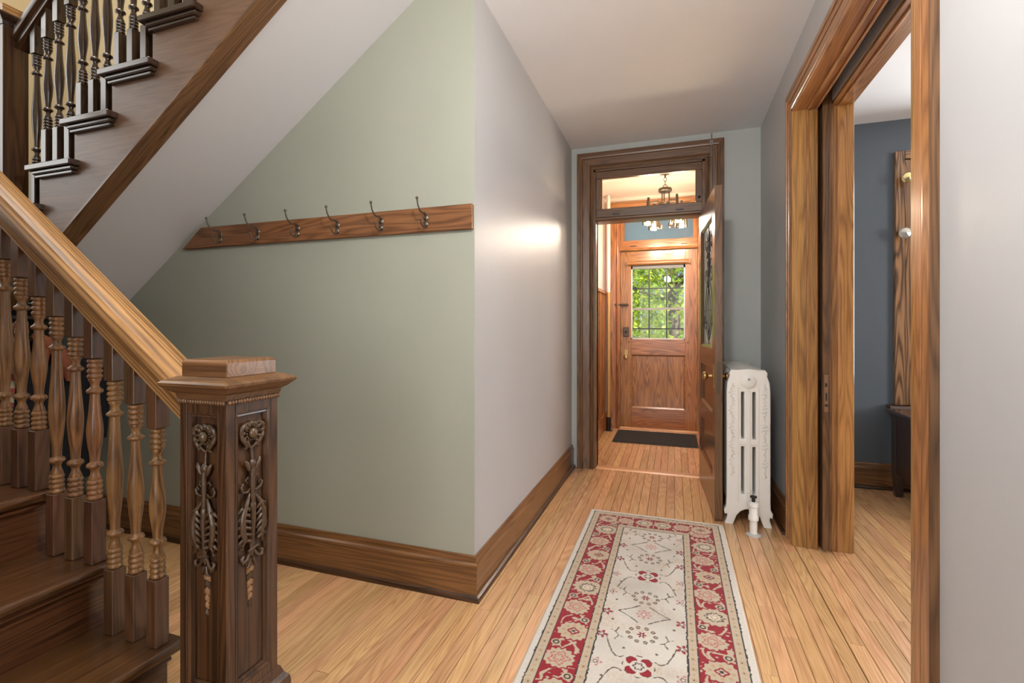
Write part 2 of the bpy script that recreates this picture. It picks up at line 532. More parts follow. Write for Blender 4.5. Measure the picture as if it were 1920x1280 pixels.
baseboard('baseboard_blue', 'oak baseboard under the slate blue wall', lambda a, p, q: (a, 4.31 - p, q), XR + 0.27, 4.5, 0, 0, 'x')
baseboard('baseboard_near', 'oak baseboard on the near right wall', lambda a, p, q: (XR - p, a, q), -2.6, PY0 - 0.12, 0, 0, 'y')

# ------------------------------------------------------------------ casings
CP = [(0, 0), (0, 0.016), (0.010, 0.021), (0.020, 0.019), (0.028, 0.013), (0.034, 0.017), (0.088, 0.020), (0.094, 0.027),
      (0.104, 0.030), (0.112, 0.034), (0.138, 0.034), (0.138, 0)]
def casing(name, label, a0, a1, zt, mapf, kind, haxis, width=0.138, sides=(1, 1), zb=0.0, kp=1.0):
    k = width / 0.138
    prof = [(u * k, p * kp) for u, p in CP] if kp == 1.0 else [(0, 0), (0, 0.010), (0.005, 0.014), (0.040, 0.014), (0.042, 0.008), (0.047, 0.008), (0.049, 0.016), (0.074, 0.017), (0.076, 0.023), (0.104, 0.0215), (0.104, 0)]
    t = thing(name, label, 'door casing', kind='structure')
    if sides[0]:
        MB().loft([[mapf(a0 - u, zb, p) for u, p in prof], [mapf(a0 - u, zt + u, p) for u, p in prof]]).build('side_casing', W(kind, 'z'), t)
    if sides[1]:
        MB().loft([[mapf(a1 + u, zb, p) for u, p in prof], [mapf(a1 + u, zt + u, p) for u, p in prof]]).build('side_casing', W(kind, 'z'), t)
    MB().loft([[mapf(a0 - u, zt + u, p) for u, p in prof], [mapf(a1 + u, zt + u, p) for u, p in prof]]).build('head_casing', W(kind, haxis), t)
    return t
# vestibule door frame (hall side)
t = casing('trim_1', 'moulded dark oak casing around the vestibule door and its transom', DX0, DX1, 2.565,
           lambda a, z, p: (a, YE - p, z), 'trim', 'x')
for s, x0, x1_ in ((0, DX0, DX0 + 0.02), (1, DX1 - 0.02, DX1)):
    boxo('door_jamb', W('trim', 'z'), t, x0, x1_, YE - 0.001, YE + 0.125, 0.009, 2.56)
    boxo('door_stop', W('trim', 'z'), t, x0 + (0.0 if s else 0.018), x1_ - (0.018 if s else 0.0), YE + 0.06, YE + 0.12, 0.009, 2.11)
boxo('head_jamb', W('trim', 'x'), t, DX0, DX1, YE - 0.001, YE + 0.125, 2.545, 2.58)
tb = MB().prism([(0, 2.115), (0.022, 2.118), (0.030, 2.128), (0.030, 2.140), (0.018, 2.150), (0.018, 2.160), (-0.12, 2.160), (-0.12, 2.115)],
                lambda a, p, q: (a, YE - p, q), DX0 + 0.02, DX1 - 0.02).build('transom_bar', W('trim', 'x'), t)
tr = thing('window_1', 'transom window with oak sash over the vestibule door', 'transom window', kind='structure')
ya, yb = YE + 0.005, YE + 0.045
TX0, TX1 = DX0 + 0.021, DX1 - 0.021
boxo('sash_rail', W('trim', 'x'), tr, TX0, TX1, ya, yb, 2.161, 2.225, bevel=0.003)
boxo('sash_rail', W('trim', 'x'), tr, TX0, TX1, ya, yb, 2.482, 2.544, bevel=0.003)
boxo('sash_stile', W('trim', 'z'), tr, TX0, TX0 + 0.05, ya, yb, 2.225, 2.482, bevel=0.003)
boxo('sash_stile', W('trim', 'z'), tr, TX1 - 0.05, TX1, ya, yb, 2.225, 2.482, bevel=0.003)
boxo('pane', GLASS, tr, TX0 + 0.05, TX1 - 0.05, ya + 0.018, ya + 0.022, 2.225, 2.482)
for hx in (TX0 + 0.14, TX1 - 0.2):
    boxo('hinge', IRON, tr, hx, hx + 0.06, ya - 0.004, ya, 2.165, 2.178)
MB().ball((TX1 - 0.022, ya - 0.012, 2.26), 0.011).lathe([(0.005, -0.012), (0.005, 0.0)], (TX1 - 0.022, ya, 2.26), 8, 'y').build('latch_knob', IRON, tr, smooth=40)
rod = thing('transom_lift_rod', 'thin metal transom lift rod beside the casing top', 'rod', (DX1 + 0.045, YE - 0.05, 2.05))
MB().tube([(0, 0, 0), (0, 0, 0.69)], 0.0045, 8).build('rod', STEEL, rod, smooth=40)
MB().tube([(0, 0, 0.50), (-0.01, 0.012, 0.52), (-0.05, 0.03, 0.52)], 0.004, 6).build('arm', STEEL, rod, smooth=40)
boxo('guide_bracket', STEEL, rod, -0.012, 0.012, 0.004, 0.016, 0.60, 0.64, bevel=0.002)
boxo('guide_bracket', STEEL, rod, -0.012, 0.012, 0.004, 0.016, 0.05, 0.09, bevel=0.002)

# pocket doorway: casings, jambs, head
pt = casing('trim_2', 'wide moulded golden oak casing around the pocket door opening', PY0, PY1, PZ,
            lambda a, z, p: (XR - p, a, z), 'case', 'y', 0.104, kp=0.66)
boxo('casing_edge', W('trim', 'z'), pt, XR - 0.0215, XR, PY0 - 0.107, PY0 - 0.104, 0, PZ + 0.104)
pt2 = casing('trim_3', 'oak casing on the blue room side of the pocket door opening', PY0, PY1, PZ,
             lambda a, z, p: (XR + 0.27 + p, a, z), 'case', 'y', 0.108)
pj = thing('trim_4', 'golden oak split jambs lining the pocket door opening', 'door jamb', kind='structure')
for (xa, xb) in ((XR - 0.012, XR + 0.115), (XR + 0.175, XR + 0.282)):
    for (y0, y1) in ((PY1 - 0.02, PY1 + 0.001), (PY0 - 0.001, PY0 + 0.02)):
        boxo('jamb', W('case', 'z'), pj, xa, xb, y0, y1, 0, PZ, bevel=0.002)
    boxo('head_jamb', W('case', 'y'), pj, xa, xb, PY0, PY1, PZ - 0.02, PZ + 0.001, bevel=0.002)
for xs_ in (XR + 0.058, XR + 0.10):
    boxo('bead', W('case', 'z'), pj, xs_, xs_ + 0.010, PY1 - 0.029, PY1 - 0.0195, 0, PZ - 0.02, bevel=0.002)
    boxo('head_bead', W('case', 'y'), pj, xs_, xs_ + 0.010, PY0 + 0.02, PY1 - 0.029, PZ - 0.029, PZ - 0.0195, bevel=0.002)
boxo('bead', W('case', 'z'), pj, XR + 0.202, XR + 0.212, PY1 - 0.029, PY1 - 0.0195, 0, PZ - 0.02, bevel=0.002)
boxo('head_bead', W('case', 'y'), pj, XR + 0.202, XR + 0.212, PY0 + 0.02, PY1 - 0.029, PZ - 0.029, PZ - 0.0195, bevel=0.002)
boxo('pocket_shade_sheet', VOID, pj, XR + 0.10, XR + 0.17, PY1 + 0.25, PY1 + 0.26, 0, ZC)  # near-black sheets standing in for the shade deep in the pocket
boxo('track_shade_sheet', VOID, pj, XR + 0.10, XR + 0.17, PY0 - 0.1, PY1 + 0.26, PZ + 0.065, PZ + 0.075)
boxo('pocket_shade_sheet', VOID, pj, XR + 0.10, XR + 0.17, PY0 - 0.11, PY0 - 0.10, 0, ZC)
# pocket door, nearly pushed away
pd = thing('door_3', 'oak pocket door slid back so only its lock edge shows', 'pocket door', kind='structure')
px0, px1_, pyf = XR + 0.128, XR + 0.168, PY1 - 0.055
boxo('lock_stile', W('idoor', 'z'), pd, px0, px1_, pyf, pyf + 0.13, 0.012, PZ + 0.06, bevel=0.003)
boxo('edge_strip', W('idoor', 'z'), pd, px0 + 0.029, px1_ + 0.002, pyf - 0.008, pyf, 0.012, PZ + 0.06, bevel=0.002)
boxo('door_panel', W('idoor', 'z'), pd, px0 + 0.012, px1_ - 0.012, pyf + 0.13, pyf + 0.24, 0.012, PZ + 0.06)
lk = boxo('lock_plate', plain('worn_copper', (0.30, 0.17, 0.10), 0.45, 0.8), pd, px0 + 0.006, px0 + 0.026, pyf - 0.003, pyf, 0.76, 0.96)
boxo('latch_hole', VOID, lk, px0 + 0.010, px0 + 0.020, pyf - 0.0036, pyf - 0.003, 0.895, 0.915)
boxo('latch_slot', VOID, lk, px0 + 0.012, px0 + 0.019, pyf - 0.0036, pyf - 0.003, 0.82, 0.862)
MB().lathe([(0.007, -0.006), (0.007, 0.0)], (px0 + 0.016, pyf - 0.002, 0.795), 12, 'y').build('lock_screw', IRON, lk)
boxo('flush_pull', BRONZE, pd, px0 - 0.003, px0, pyf + 0.012, pyf + 0.050, 0.84, 0.93, bevel=0.001)

# ------------------------------------------------------------------ vestibule door (open)
d1 = thing('door_1', 'open oak vestibule door with leaded glass, swung into the hall', 'door', (0.232, 4.118, 0), (0, 0, R(-86.5 - 180 + 180)), kind='structure')
# local: x = along the door from hinge (0) to lock edge (0.86), y = thickness (0..0.046)
d1.rotation_euler = (0, 0, R(-90 + 3.4))
DW, DT, DH = 0.865, 0.046, 2.105
ID = lambda ax: W('idoor', ax)
y0, y1 = -DT, 0.0
boxo('stile', ID('z'), d1, 0, 0.115, y0, y1, 0.012, DH, bevel=0.002)
boxo('stile', ID('z'), d1, DW - 0.115, DW, y0, y1, 0.012, DH, bevel=0.002)
for za, zb in ((0.012, 0.26), (0.53, 0.655), (0.945, 1.075), (1.955, DH)):
    boxo('rail', ID('x'), d1, 0.115, DW - 0.115, y0, y1, za, zb, bevel=0.002)
def sticking(parent, mat, x0, x1, z0, z1, y_a, y_b, w=0.016):
    """moulded frame standing inside an opening on one face (y_a = face, y_b = depth)"""
    pr = [(0, y_a), (0.004, y_a - (y_a - y_b) * -0.0), (w * 0.55, y_a + (y_b - y_a) * 0.35), (w, y_a + (y_b - y_a) * 0.8), (w, y_b), (0, y_b)]
    ring = lambda u, y: [(x0 + u, y, z0 + u), (x1 - u, y, z0 + u), (x1 - u, y, z1 - u), (x0 + u, y, z1 - u)]
    m_ = MB().loft([ring(u, y) for u, y in pr] + [ring(*pr[0])], caps=False)
    return m_.build('panel_moulding', mat, parent)
for za, zb in ((0.26, 0.53), (0.655, 0.945)):
    p_ = boxo('panel', ID('x'), d1, 0.115, DW - 0.115, y0 + 0.016, y1 - 0.016, za, zb)
    sticking(p_, ID('x'), 0.115, DW - 0.115, za, zb, y0 + 0.001, y0 + 0.017)
    sticking(p_, ID('x'), 0.115, DW - 0.115, za, zb, y1 - 0.001, y1 - 0.017)
gz0, gz1, gx0, gx1 = 1.075, 1.955, 0.115, DW - 0.115
LG, nt_, b_ = new_mat('leaded_glass')
b_.inputs['Base Color'].default_value = (0.80, 0.86, 0.80, 1); b_.inputs['Roughness'].default_value = 0.15
tl_ = nd(nt_, 'ShaderNodeBsdfTranslucent'); tl_.inputs[0].default_value = (0.92, 0.96, 0.92, 1)
tp_ = nd(nt_, 'ShaderNodeBsdfTransparent'); mx1 = nd(nt_, 'ShaderNodeMixShader'); mx2 = nd(nt_, 'ShaderNodeMixShader')
mx1.inputs[0].default_value = 0.45; mx2.inputs[0].default_value = 0.10
nt_.links.new(b_.outputs[0], mx1.inputs[1]); nt_.links.new(tl_.outputs[0], mx1.inputs[2])
nt_.links.new(mx1.outputs[0], mx2.inputs[1]); nt_.links.new(tp_.outputs[0], mx2.inputs[2])
nt_.links.new(mx2.outputs[0], [n for n in nt_.nodes if n.type == 'OUTPUT_MATERIAL'][0].inputs['Surface'])
gl = boxo('glass_pane', LG, d1, gx0, gx1, -0.026, -0.021, gz0, gz1)
sticking(gl, ID('x'), gx0, gx1, gz0, gz1, y0 + 0.001, -0.028, 0.02)
sticking(gl, ID('x'), gx0, gx1, gz0, gz1, y1 - 0.001, -0.019, 0.02)
# scrolling lead cames / ironwork in front of the glass
LEAD = plain('lead_came', (0.05, 0.05, 0.05), 0.4, 0.7)
lm = MB()
xc = (gx0 + gx1) / 2
def spiral(cx, cz, r0, r1, a0, turns, n=22, sgn=1):
    pts = []
    for i in range(n + 1):
        f = i / n
        a = a0 + sgn * turns * 2 * math.pi * f
        r = r0 + (r1 - r0) * f
        pts.append((cx + r * math.cos(a), -0.0275, cz + r * math.sin(a)))
    return pts
def bez(p0, p1, p2, p3, n=14):
    out = []
    for i in range(n + 1):
        t_ = i / n; k = 1 - t_
        out.append((k**3*p0[0]+3*k*k*t_*p1[0]+3*k*t_*t_*p2[0]+t_**3*p3[0], -0.0275, k**3*p0[1]+3*k*k*t_*p1[1]+3*k*t_*t_*p2[1]+t_**3*p3[1]))
    return out
for sg in (-1, 1):
    lm.tube(bez((xc, 1.12), (xc + sg * 0.22, 1.2), (xc + sg * 0.22, 1.45), (xc + sg * 0.05, 1.55)), 0.0028, 6)
    lm.tube(bez((xc, 1.15), (xc + sg * 0.12, 1.25), (xc + sg * 0.13, 1.4), (xc, 1.5)), 0.0024, 6)
    lm.tube(spiral(xc + sg * 0.13, 1.60, 0.09, 0.015, math.pi / 2, 1.4, sgn=sg), 0.0028, 6)
    lm.tube(spiral(xc + sg * 0.13, 1.80, 0.08, 0.015, -math.pi / 2, 1.3, sgn=-sg), 0.0028, 6)
    lm.tube(spiral(xc + sg * 0.20, 1.26, 0.07, 0.012, 0, 1.3, sgn=sg), 0.0028, 6)
    lm.tube([(xc + sg * 0.285, -0.0275, 1.10), (xc + sg * 0.285, -0.0275, 1.93)], 0.0024, 6)
    lm.tube(bez((xc, 1.52), (xc + sg * 0.03, 1.62), (xc + sg * 0.09, 1.72), (xc, 1.90)), 0.0028, 6)
    for zz in (1.62, 1.68, 1.74, 1.80):
        lm.tube(bez((xc, zz), (xc + sg * 0.04, zz + 0.02), (xc + sg * 0.07, zz + 0.05), (xc + sg * 0.04, zz + 0.09), 8), [0.002 + 0.003 * math.sin(math.pi * i / 8) for i in range(9)], 6)
lm.tube([(xc, -0.0275, 1.08), (xc, -0.0275, 1.95)], 0.0028, 6)
lm.tube([(gx0 + 0.02, -0.0275, 1.34), (gx1 - 0.02, -0.0275, 1.34)], 0.002, 6)
lm.ball((xc, -0.033, 1.52), (0.022, 0.004, 0.03))
lm.build('scrollwork', LEAD, gl, smooth=40)
def knob_set(parent, x, z, ys, mat, r=0.027):
    for sgn, yb_ in ys:
        sh_ = 0.62 if sgn > 0 else 1.0
        kb = MB().lathe([(0.022, 0), (0.022, 0.004), (0.010, 0.008), (0.009, 0.03), (0.018, 0.036), (r, 0.048), (r * 0.93, 0.060), (0.012, 0.068), (0.002, 0.069)], (0, 0, 0), 16, 'y').build('door_knob', mat, parent, smooth=50)
        kb.location = (x, yb_, z)
        kb.scale = (1, sh_, 1)
        if sgn < 0: kb.rotation_euler = (0, 0, math.pi)
knob_set(d1, DW - 0.06, 0.905, ((1, y1), (-1, y0)), BRASS)
boxo('escutcheon', BRASS, d1, DW - 0.085, DW - 0.035, y0 - 0.003, y0, 0.83, 0.98, bevel=0.001)
boxo('escutcheon', BRASS, d1, DW - 0.085, DW - 0.035, y1, y1 + 0.003, 0.83, 0.98, bevel=0.001)
boxo('lock_face', BRONZE, d1, DW, DW + 0.0015, y0 + 0.012, y1 - 0.012, 0.80, 1.0)
for hz in (0.25, 1.05, 1.85):
    MB().lathe([(0.008, 0), (0.008, 0.1)], (-0.003, 0.004, hz), 10).build('hinge', BRONZE, d1, smooth=40)

# ------------------------------------------------------------------ front door
fc = casing('trim_5', 'oak casing around the front door inside the vestibule', FX0, FX1, 2.565,
            lambda a, z, p: (a, YV - p, z), 'fdoor', 'x', 0.135)
for x0, x1_ in ((FX0, FX0 + 0.02), (FX1 - 0.02, FX1)):
    boxo('door_jamb', W('fdoor', 'z'), fc, x0, x1_, YV - 0.001, YV + 0.15, 0, 2.56)
boxo('head_jamb', W('fdoor', 'x'), fc, FX0, FX1, YV - 0.001, YV + 0.15, 2.545, 2.58)
MB().prism([(0, 2.118), (0.018, 2.120), (0.022, 2.135), (0.012, 2.15), (0.012, 2.165), (-0.13, 2.165), (-0.13, 2.118)],
           lambda a, p, q: (a, YV - p, q), FX0 + 0.02, FX1 - 0.02).build('transom_bar', W('fdoor', 'x'), fc)
MB().prism([(-0.14, 0.0), (0.02, 0.0), (0.02, 0.012), (0.0, 0.022), (-0.14, 0.022)], lambda a, p, q: (a, YV - p, q), FX0 + 0.02, FX1 - 0.02).build('threshold', W('floor', 'x'), fc)
w2 = thing('window_2', 'blue-tinted transom window above the front door', 'transom window', kind='structure')
a_, b2 = YV + 0.02, YV + 0.06
for za, zb in ((2.166, 2.245), (2.50, 2.544)):
    boxo('sash_rail', W('fdoor', 'x'), w2, FX0 + 0.021, FX1 - 0.021, a_, b2, za, zb, bevel=0.003)
for xa in (FX0 + 0.021, FX1 - 0.071):
    boxo('sash_stile', W('fdoor', 'z'), w2, xa, xa + 0.05, a_, b2, 2.245, 2.50, bevel=0.003)
RIB, nt_, b_ = new_mat('ribbed_blue_glass')
b_.inputs['Base Color'].default_value = (0.13, 0.25, 0.40, 1)
b_.inputs['Roughness'].default_value = 0.12
b_.inputs['Transmission Weight'].default_value = 0.35
wv = nd(nt_, 'ShaderNodeTexWave'); wv.inputs['Scale'].default_value = 40; wv.bands_direction = 'X'
tcx = nd(nt_, 'ShaderNodeTexCoord'); nt_.links.new(tcx.outputs['Object'], wv.inputs['Vector'])
bpx = nd(nt_, 'ShaderNodeBump'); bpx.inputs['Strength'].default_value = 0.25; bpx.inputs['Distance'].default_value = 0.004
nt_.links.new(wv.outputs['Fac'], bpx.inputs['Height']); nt_.links.new(bpx.outputs[0], b_.inputs['Normal'])
boxo('pane', RIB, w2, FX0 + 0.071, FX1 - 0.071, a_ + 0.016, a_ + 0.022, 2.245, 2.50)
for hx in (FX0 + 0.14, FX1 - 0.2):
    boxo('hinge', IRON, w2, hx, hx + 0.07, a_ - 0.004, a_, 2.168, 2.182)

d2 = thing('door_2', 'closed oak front door with a twelve-pane window and one lower panel', 'door', (FX0 + 0.022, YV + 0.03, 0.024), kind='structure')
FW = FX1 - FX0 - 0.044; FH = 2.09; FT = 0.048
FD = lambda ax: W('fdoor', ax)
wx0, wx1 = 0.125, 0.735      # glass opening
gz0, gz1 = 1.045, 1.925
boxo('stile', FD('z'), d2, 0, wx0, 0, FT, 0, FH, bevel=0.002)
boxo('stile', FD('z'), d2, wx1, FW, 0, FT, 0, FH, bevel=0.002)
for za, zb in ((0, 0.225), (0.865, gz0), (gz1, FH)):
    boxo('rail', FD('x'), d2, wx0, wx1, 0, FT, za, zb, bevel=0.002)
pn = boxo('panel', FD('z'), d2, wx0, wx1, 0.016, FT - 0.01, 0.225, 0.865)
sticking(pn, FD('x'), wx0, wx1, 0.225, 0.865, 0.001, 0.017, 0.02)
nx, nz = 3, 4
mt = plain('white_window_frame', (0.62, 0.62, 0.60), 0.5)
win = boxo('window_frame', mt, d2, wx0, wx1, 0.012, 0.04, gz0, gz0 + 0.014)
zr = [gz0 + 0.012, gz0 + 0.125, gz0 + 0.36, gz0 + 0.60, gz1 - 0.045]
xr = [wx0 + 0.008 + i * (wx1 - wx0 - 0.016) / 3 for i in range(4)]
for i in range(nx):
    for j in range(nz):
        boxo('pane', GLASS, win, xr[i] + 0.002, xr[i + 1] - 0.002, 0.026, 0.029, zr[j] + 0.002, zr[j + 1] - 0.002)
mt = plain('white_window_frame', (0.62, 0.62, 0.60), 0.5)
for x in xr[1:3]: boxo('muntin', LEAD, win, x - 0.0065, x + 0.0065, 0.018, 0.036, gz0, gz1)
for k, z in enumerate(zr[1:4]):
    boxo('muntin', plain('grey_bar', (0.30, 0.29, 0.28), 0.5) if k == 1 else LEAD, win, wx0, wx1, 0.017, 0.037, z - (0.012 if k == 1 else 0.0065), z + (0.012 if k == 1 else 0.0065))
for x in (xr[0], xr[3]): boxo('frame_stile', mt, win, x - 0.009, x + 0.006, 0.012, 0.04, gz0, gz1)
boxo('frame_rail', plain('grey_frame', (0.16, 0.16, 0.15), 0.5), win, wx0, wx1, 0.012, 0.04, gz1 - 0.045, gz1)
# rounded oak cornice bar over the glass
bar = MB().prism([(0, -0.028), (0.022, -0.024), (0.034, -0.010), (0.034, 0.010), (0.022, 0.024), (0, 0.028)],
                 lambda a, p, q: (a, -p, gz1 + 0.022 + q), wx0 - 0.045, wx1 + 0.045).build('cornice_bar', FD('x'), d2, bevel=0.003)
boxo('bracket', FD('z'), d2, wx0 - 0.055, wx0 - 0.035, -0.04, 0, gz1 - 0.008, gz1 + 0.05, bevel=0.003)
boxo('bracket', FD('z'), d2, wx1 + 0.035, wx1 + 0.055, -0.04, 0, gz1 - 0.008, gz1 + 0.05, bevel=0.003)
tagp = boxo('number_tag', plain('cream_tag', (0.80, 0.68, 0.58), 0.5), d2, 0.515, 0.59, -0.010, 0, 2.045, 2.085, bevel=0.004)
tagp['label'] = 'small cream tag on the top rail'
# hardware
db = MB().box(0.035, 0.10, -0.014, 0, 1.075, 1.19).build('deadbolt', BRONZE, d2, bevel=0.012, seg=3)
MB().lathe([(0.016, 0), (0.014, -0.01), (0.004, -0.012)], (0.0675, -0.014, 1.13), 12, 'y').box(0.064, 0.071, -0.034, -0.022, 1.112, 1.148).build('thumb_turn', IRON, db)
boxo('knob_plate', BRASS, d2, 0.050, 0.086, -0.004, 0, 0.80, 0.92, bevel=0.001)
MB().lathe([(0.012, 0), (0.010, -0.03), (0.020, -0.036), (0.028, -0.050), (0.024, -0.062), (0.002, -0.068)], (0.068, -0.004, 0.83), 16, 'y').build('door_knob', BRASS, d2, smooth=50)
MB().tube([(-0.06, -0.03, 1.455), (0.10, -0.03, 1.455)], 0.008, 8).lathe([(0.019, 0.03), (0.019, -0.03)], (-0.05, -0.02, 1.455), 12, 'y').box(0.0, 0.09, -0.024, 0, 1.44, 1.47).build('slide_bolt', BRONZE, d2, bevel=0.002)
for sx in (wx0 - 0.025, wx1 + 0.025):
    MB().ball((sx, -0.006, gz0 - 0.03), (0.008, 0.008, 0.012)).build('curtain_hook', BRASS, d2, smooth=40)

# vestibule wainscot, corner post, mat
wsc = thing('trim_6', 'brown wood wainscot on the left vestibule wall', 'wainscot', kind='structure')
boxo('board', W('fdoor', 'z'), wsc, -0.80, -0.785, YE + 0.125, YV - 0.04, 0, 1.60)
MB().prism([(0, 1.60), (0.035, 1.60), (0.035, 1.625), (0.02, 1.64), (0, 1.64)], lambda a, p, q: (-0.80 + p, a, q), YE + 0.125, YV - 0.04).build('cap_rail', W('fdoor', 'y'), wsc)
for k in range(5):
    yk = YE + 0.2 + k * 0.32
    boxo('batten', W('fdoor', 'z'), wsc, -0.785, -0.775, yk, yk + 0.06, 0.2, 1.60, bevel=0.002)
boxo('base_rail', W('fdoor', 'y'), wsc, -0.785, -0.77, YE + 0.125, YV - 0.04, 0, 0.2, bevel=0.003)
post = thing('corner_post', 'corner post in the vestibule, lamplight put into its gold colour', 'pipe', (-0.735, YV - 0.16, 0))
MB().lathe([(0.022, 0.16), (0.022, 1.62)], n=14).build('pipe', plain('lamplit_gold', (0.52, 0.33, 0.12), 0.35, 0.3), post, smooth=40)  # gold colour stands for lamplight falling on a wood post
MB().lathe([(0.022, 1.621), (0.022, ZC - 0.002)], n=14).build('upper_post', PINK, post, smooth=40)
MB().lathe([(0.045, 0.0), (0.045, 0.008), (0.026, 0.014), (0.026, 0.16)], n=14).build('pipe_sleeve', IRON, post, smooth=40)
dm = thing('doormat', 'dark rubber-edged doormat before the front door', 'doormat', (-0.20, 5.46, 0.0))
boxo('backing', plain('rubber_black', (0.02, 0.02, 0.02), 0.6), dm, -0.43, 0.43, -0.31, 0.31, 0.001, 0.007, bevel=0.002)
boxo('pile', plain('mat_grey', (0.045, 0.043, 0.042), 0.95, 0, 0.1, 1.0, 220, 0.5), dm, -0.41, 0.41, -0.29, 0.29, 0.007, 0.011)

# vestibule chandelier
ch = thing('pendant_light', 'dark bronze semi-flush chandelier with glass cup shades in the vestibule', 'chandelier', (-0.09, 5.02, ZC))
BR = BRONZE
MB().lathe([(0.065, 0), (0.065, -0.012), (0.045, -0.02), (0.012, -0.028)], n=20).build('canopy', BR, ch, smooth=40)
MB().tube([(0, 0, -0.025), (0, 0, -0.06)], 0.008, 8).build('stem', BR, ch)
for k in range(3):
    lz = -0.075 - k * 0.036
    pts = [((0.012 if k < 2 else 0.02) * math.cos(2 * math.pi * j / 12) * (1 if k % 2 == 0 else 0), (0.012 if k < 2 else 0.02) * math.cos(2 * math.pi * j / 12) * (0 if k % 2 == 0 else 1), lz + 0.022 * math.sin(2 * math.pi * j / 12)) for j in range(13)]
    MB().tube(pts, 0.003, 6).build('chain_link', BR, ch, smooth=40)
MB().lathe([(0.062, -0.165), (0.066, -0.172), (0.066, -0.192), (0.058, -0.20)], n=20).build('hub', BR, ch, smooth=40)
for k in range(3):
    a = 2 * math.pi * k / 3 + 0.3
    MB().tube([(0.04 * math.cos(a), 0.04 * math.sin(a), -0.198), (0.04 * math.cos(a), 0.04 * math.sin(a), -0.31)], 0.006, 8).build('rod', BR, ch)
CUP = glass('amber_glass', (1.0, 0.93, 0.80), rough=0.05)
BULB = emis('lamp_bulb', (1.0, 0.80, 0.55), 40.0)
for k in range(4):
    a = 2 * math.pi * k / 4 + 0.62
    ca, sa = math.cos(a), math.sin(a)
    arm = MB().tube([(0.02 * ca, 0.02 * sa, -0.315), (0.10 * ca, 0.10 * sa, -0.300), (0.17 * ca, 0.17 * sa, -0.318), (0.21 * ca, 0.21 * sa, -0.36)], 0.010, 8).build('arm', BR, ch, smooth=40)
    MB().lathe([(0.012, -0.30), (0.015, -0.38), (0.024, -0.41), (0.024, -0.445)], (0.195 * ca, 0.195 * sa, 0), 12).tube([(0.19 * ca, 0.19 * sa, -0.31), (0.19 * ca, 0.19 * sa, -0.27)], 0.012, 8).build('socket', BR, arm, smooth=40)
    MB().loft([[((r) * math.cos(2 * math.pi * j / 20) + 0.195 * ca, r * math.sin(2 * math.pi * j / 20) + 0.195 * sa, z) for j in range(20)] for r, z in ((0.026, -0.432), (0.050, -0.452), (0.056, -0.535), (0.053, -0.537), (0.047, -0.455), (0.024, -0.435))], caps=False).build('glass_shade', CUP, arm, smooth=50)
    MB().ball((0.195 * ca, 0.195 * sa, -0.485), (0.018, 0.018, 0.030)).build('bulb', BULB, arm, smooth=60)
    sc = [(0.06 * ca, 0.06 * sa, -0.315), (0.10 * ca, 0.10 * sa, -0.38), (0.125 * ca, 0.125 * sa, -0.46), (0.10 * ca, 0.10 * sa, -0.54), (0.06 * ca, 0.06 * sa, -0.55), (0.05 * ca, 0.05 * sa, -0.52)]
    MB().tube(sc, [0.006, 0.009, 0.013, 0.014, 0.009, 0.004], 8).build('scroll', BR, ch, smooth=40)
    point('chandelier_bulb', (-0.09 + 0.195 * ca, 5.02 + 0.195 * sa, ZC - 0.525), 11, (1.0, 0.89, 0.79), 0.03)

# hall ceiling lamp above the viewpoint
hl = thing('hall_pendant', 'white glass ceiling lamp of the hall above the viewpoint', 'ceiling lamp', (-0.15, 0.75, ZC))
MB().lathe([(0.07, 0), (0.07, -0.02), (0.02, -0.03), (0.010, -0.04), (0.010, -0.34)], n=20).build('canopy', BRONZE, hl, smooth=40)
MB().loft([[(r * math.cos(2 * math.pi * j / 24), r * math.sin(2 * math.pi * j / 24), z) for j in range(24)] for r, z in ((0.03, -0.34), (0.11, -0.37), (0.14, -0.42), (0.12, -0.47))], caps=False).build('glass_shade', glass('hall_shade', (1, 0.97, 0.92)), hl, smooth=40)
MB().ball((0, 0, -0.41), (0.03, 0.03, 0.04)).build('bulb', emis('hall_bulb', (1.0, 0.92, 0.82), 15.0), hl, smooth=60)
point('hall_bulb_light', (-0.15, 0.75, ZC - 0.50), 48, (1.0, 0.97, 0.945), 0.07)

# ------------------------------------------------------------------ lower stair flight
BALY = 0.92
def nose(n): return -1.275 - RUN * (n - 2) if n > 1 else -0.90
st = thing('staircase', 'dark oak lower stair flight climbing to the left', 'staircase', (0, 0, 0))
TP = [(0, 0.0), (0.012, -0.003), (0.018, -0.015), (0.012, -0.028), (0, -0.030)]
for n in range(1, 9):
    z = RISE * n; xn = nose(n)
    prof = [(xn - 0.010, z), (xn - 0.003, z - 0.004), (xn, z - 0.014), (xn - 0.003, z - 0.025), (xn - 0.010, z - 0.029), (nose(n + 1) - 0.035, z - 0.029), (nose(n + 1) - 0.035, z)]
    MB().loft([[(x, y, zz) for x, zz in prof] for y in (-0.115, 0.966)]).build('tread', W('tread', 'y'), st, bevel=0.002)
    MB().prism([(0, 0), (0.014, 0), (0.014, 0.005), (0.004, 0.016), (0, 0.016)], lambda a, p, q: (xn - 0.030 + p, a, z - 0.029 - 0.016 + q), -0.115, 0.936).build('cove_moulding', W('tread', 'y'), st)
for n in range(1, 10):
    z = RISE * n; xn = nose(n) - 0.030
    boxo('riser', W('tread', 'y'), st, xn - 0.02, xn, -0.115, 0.934, RISE * (n - 1) + 0.0005, z - 0.0295)
sp = []
for n in range(1, 10):
    sp += [(nose(n) - 0.031, RISE * (n - 1) - 0.0295 if n > 1 else 0), (nose(n) - 0.031, RISE * n - 0.0295)]
sp += [(nose(9) - 0.031, RISE * 8 - 0.25), (-1.5, 0)]
MB().loft([[(x, y, z) for x, z in sp] for y in (0.902, 0.932)]).build('stringer', W('dark', 'x'), st)

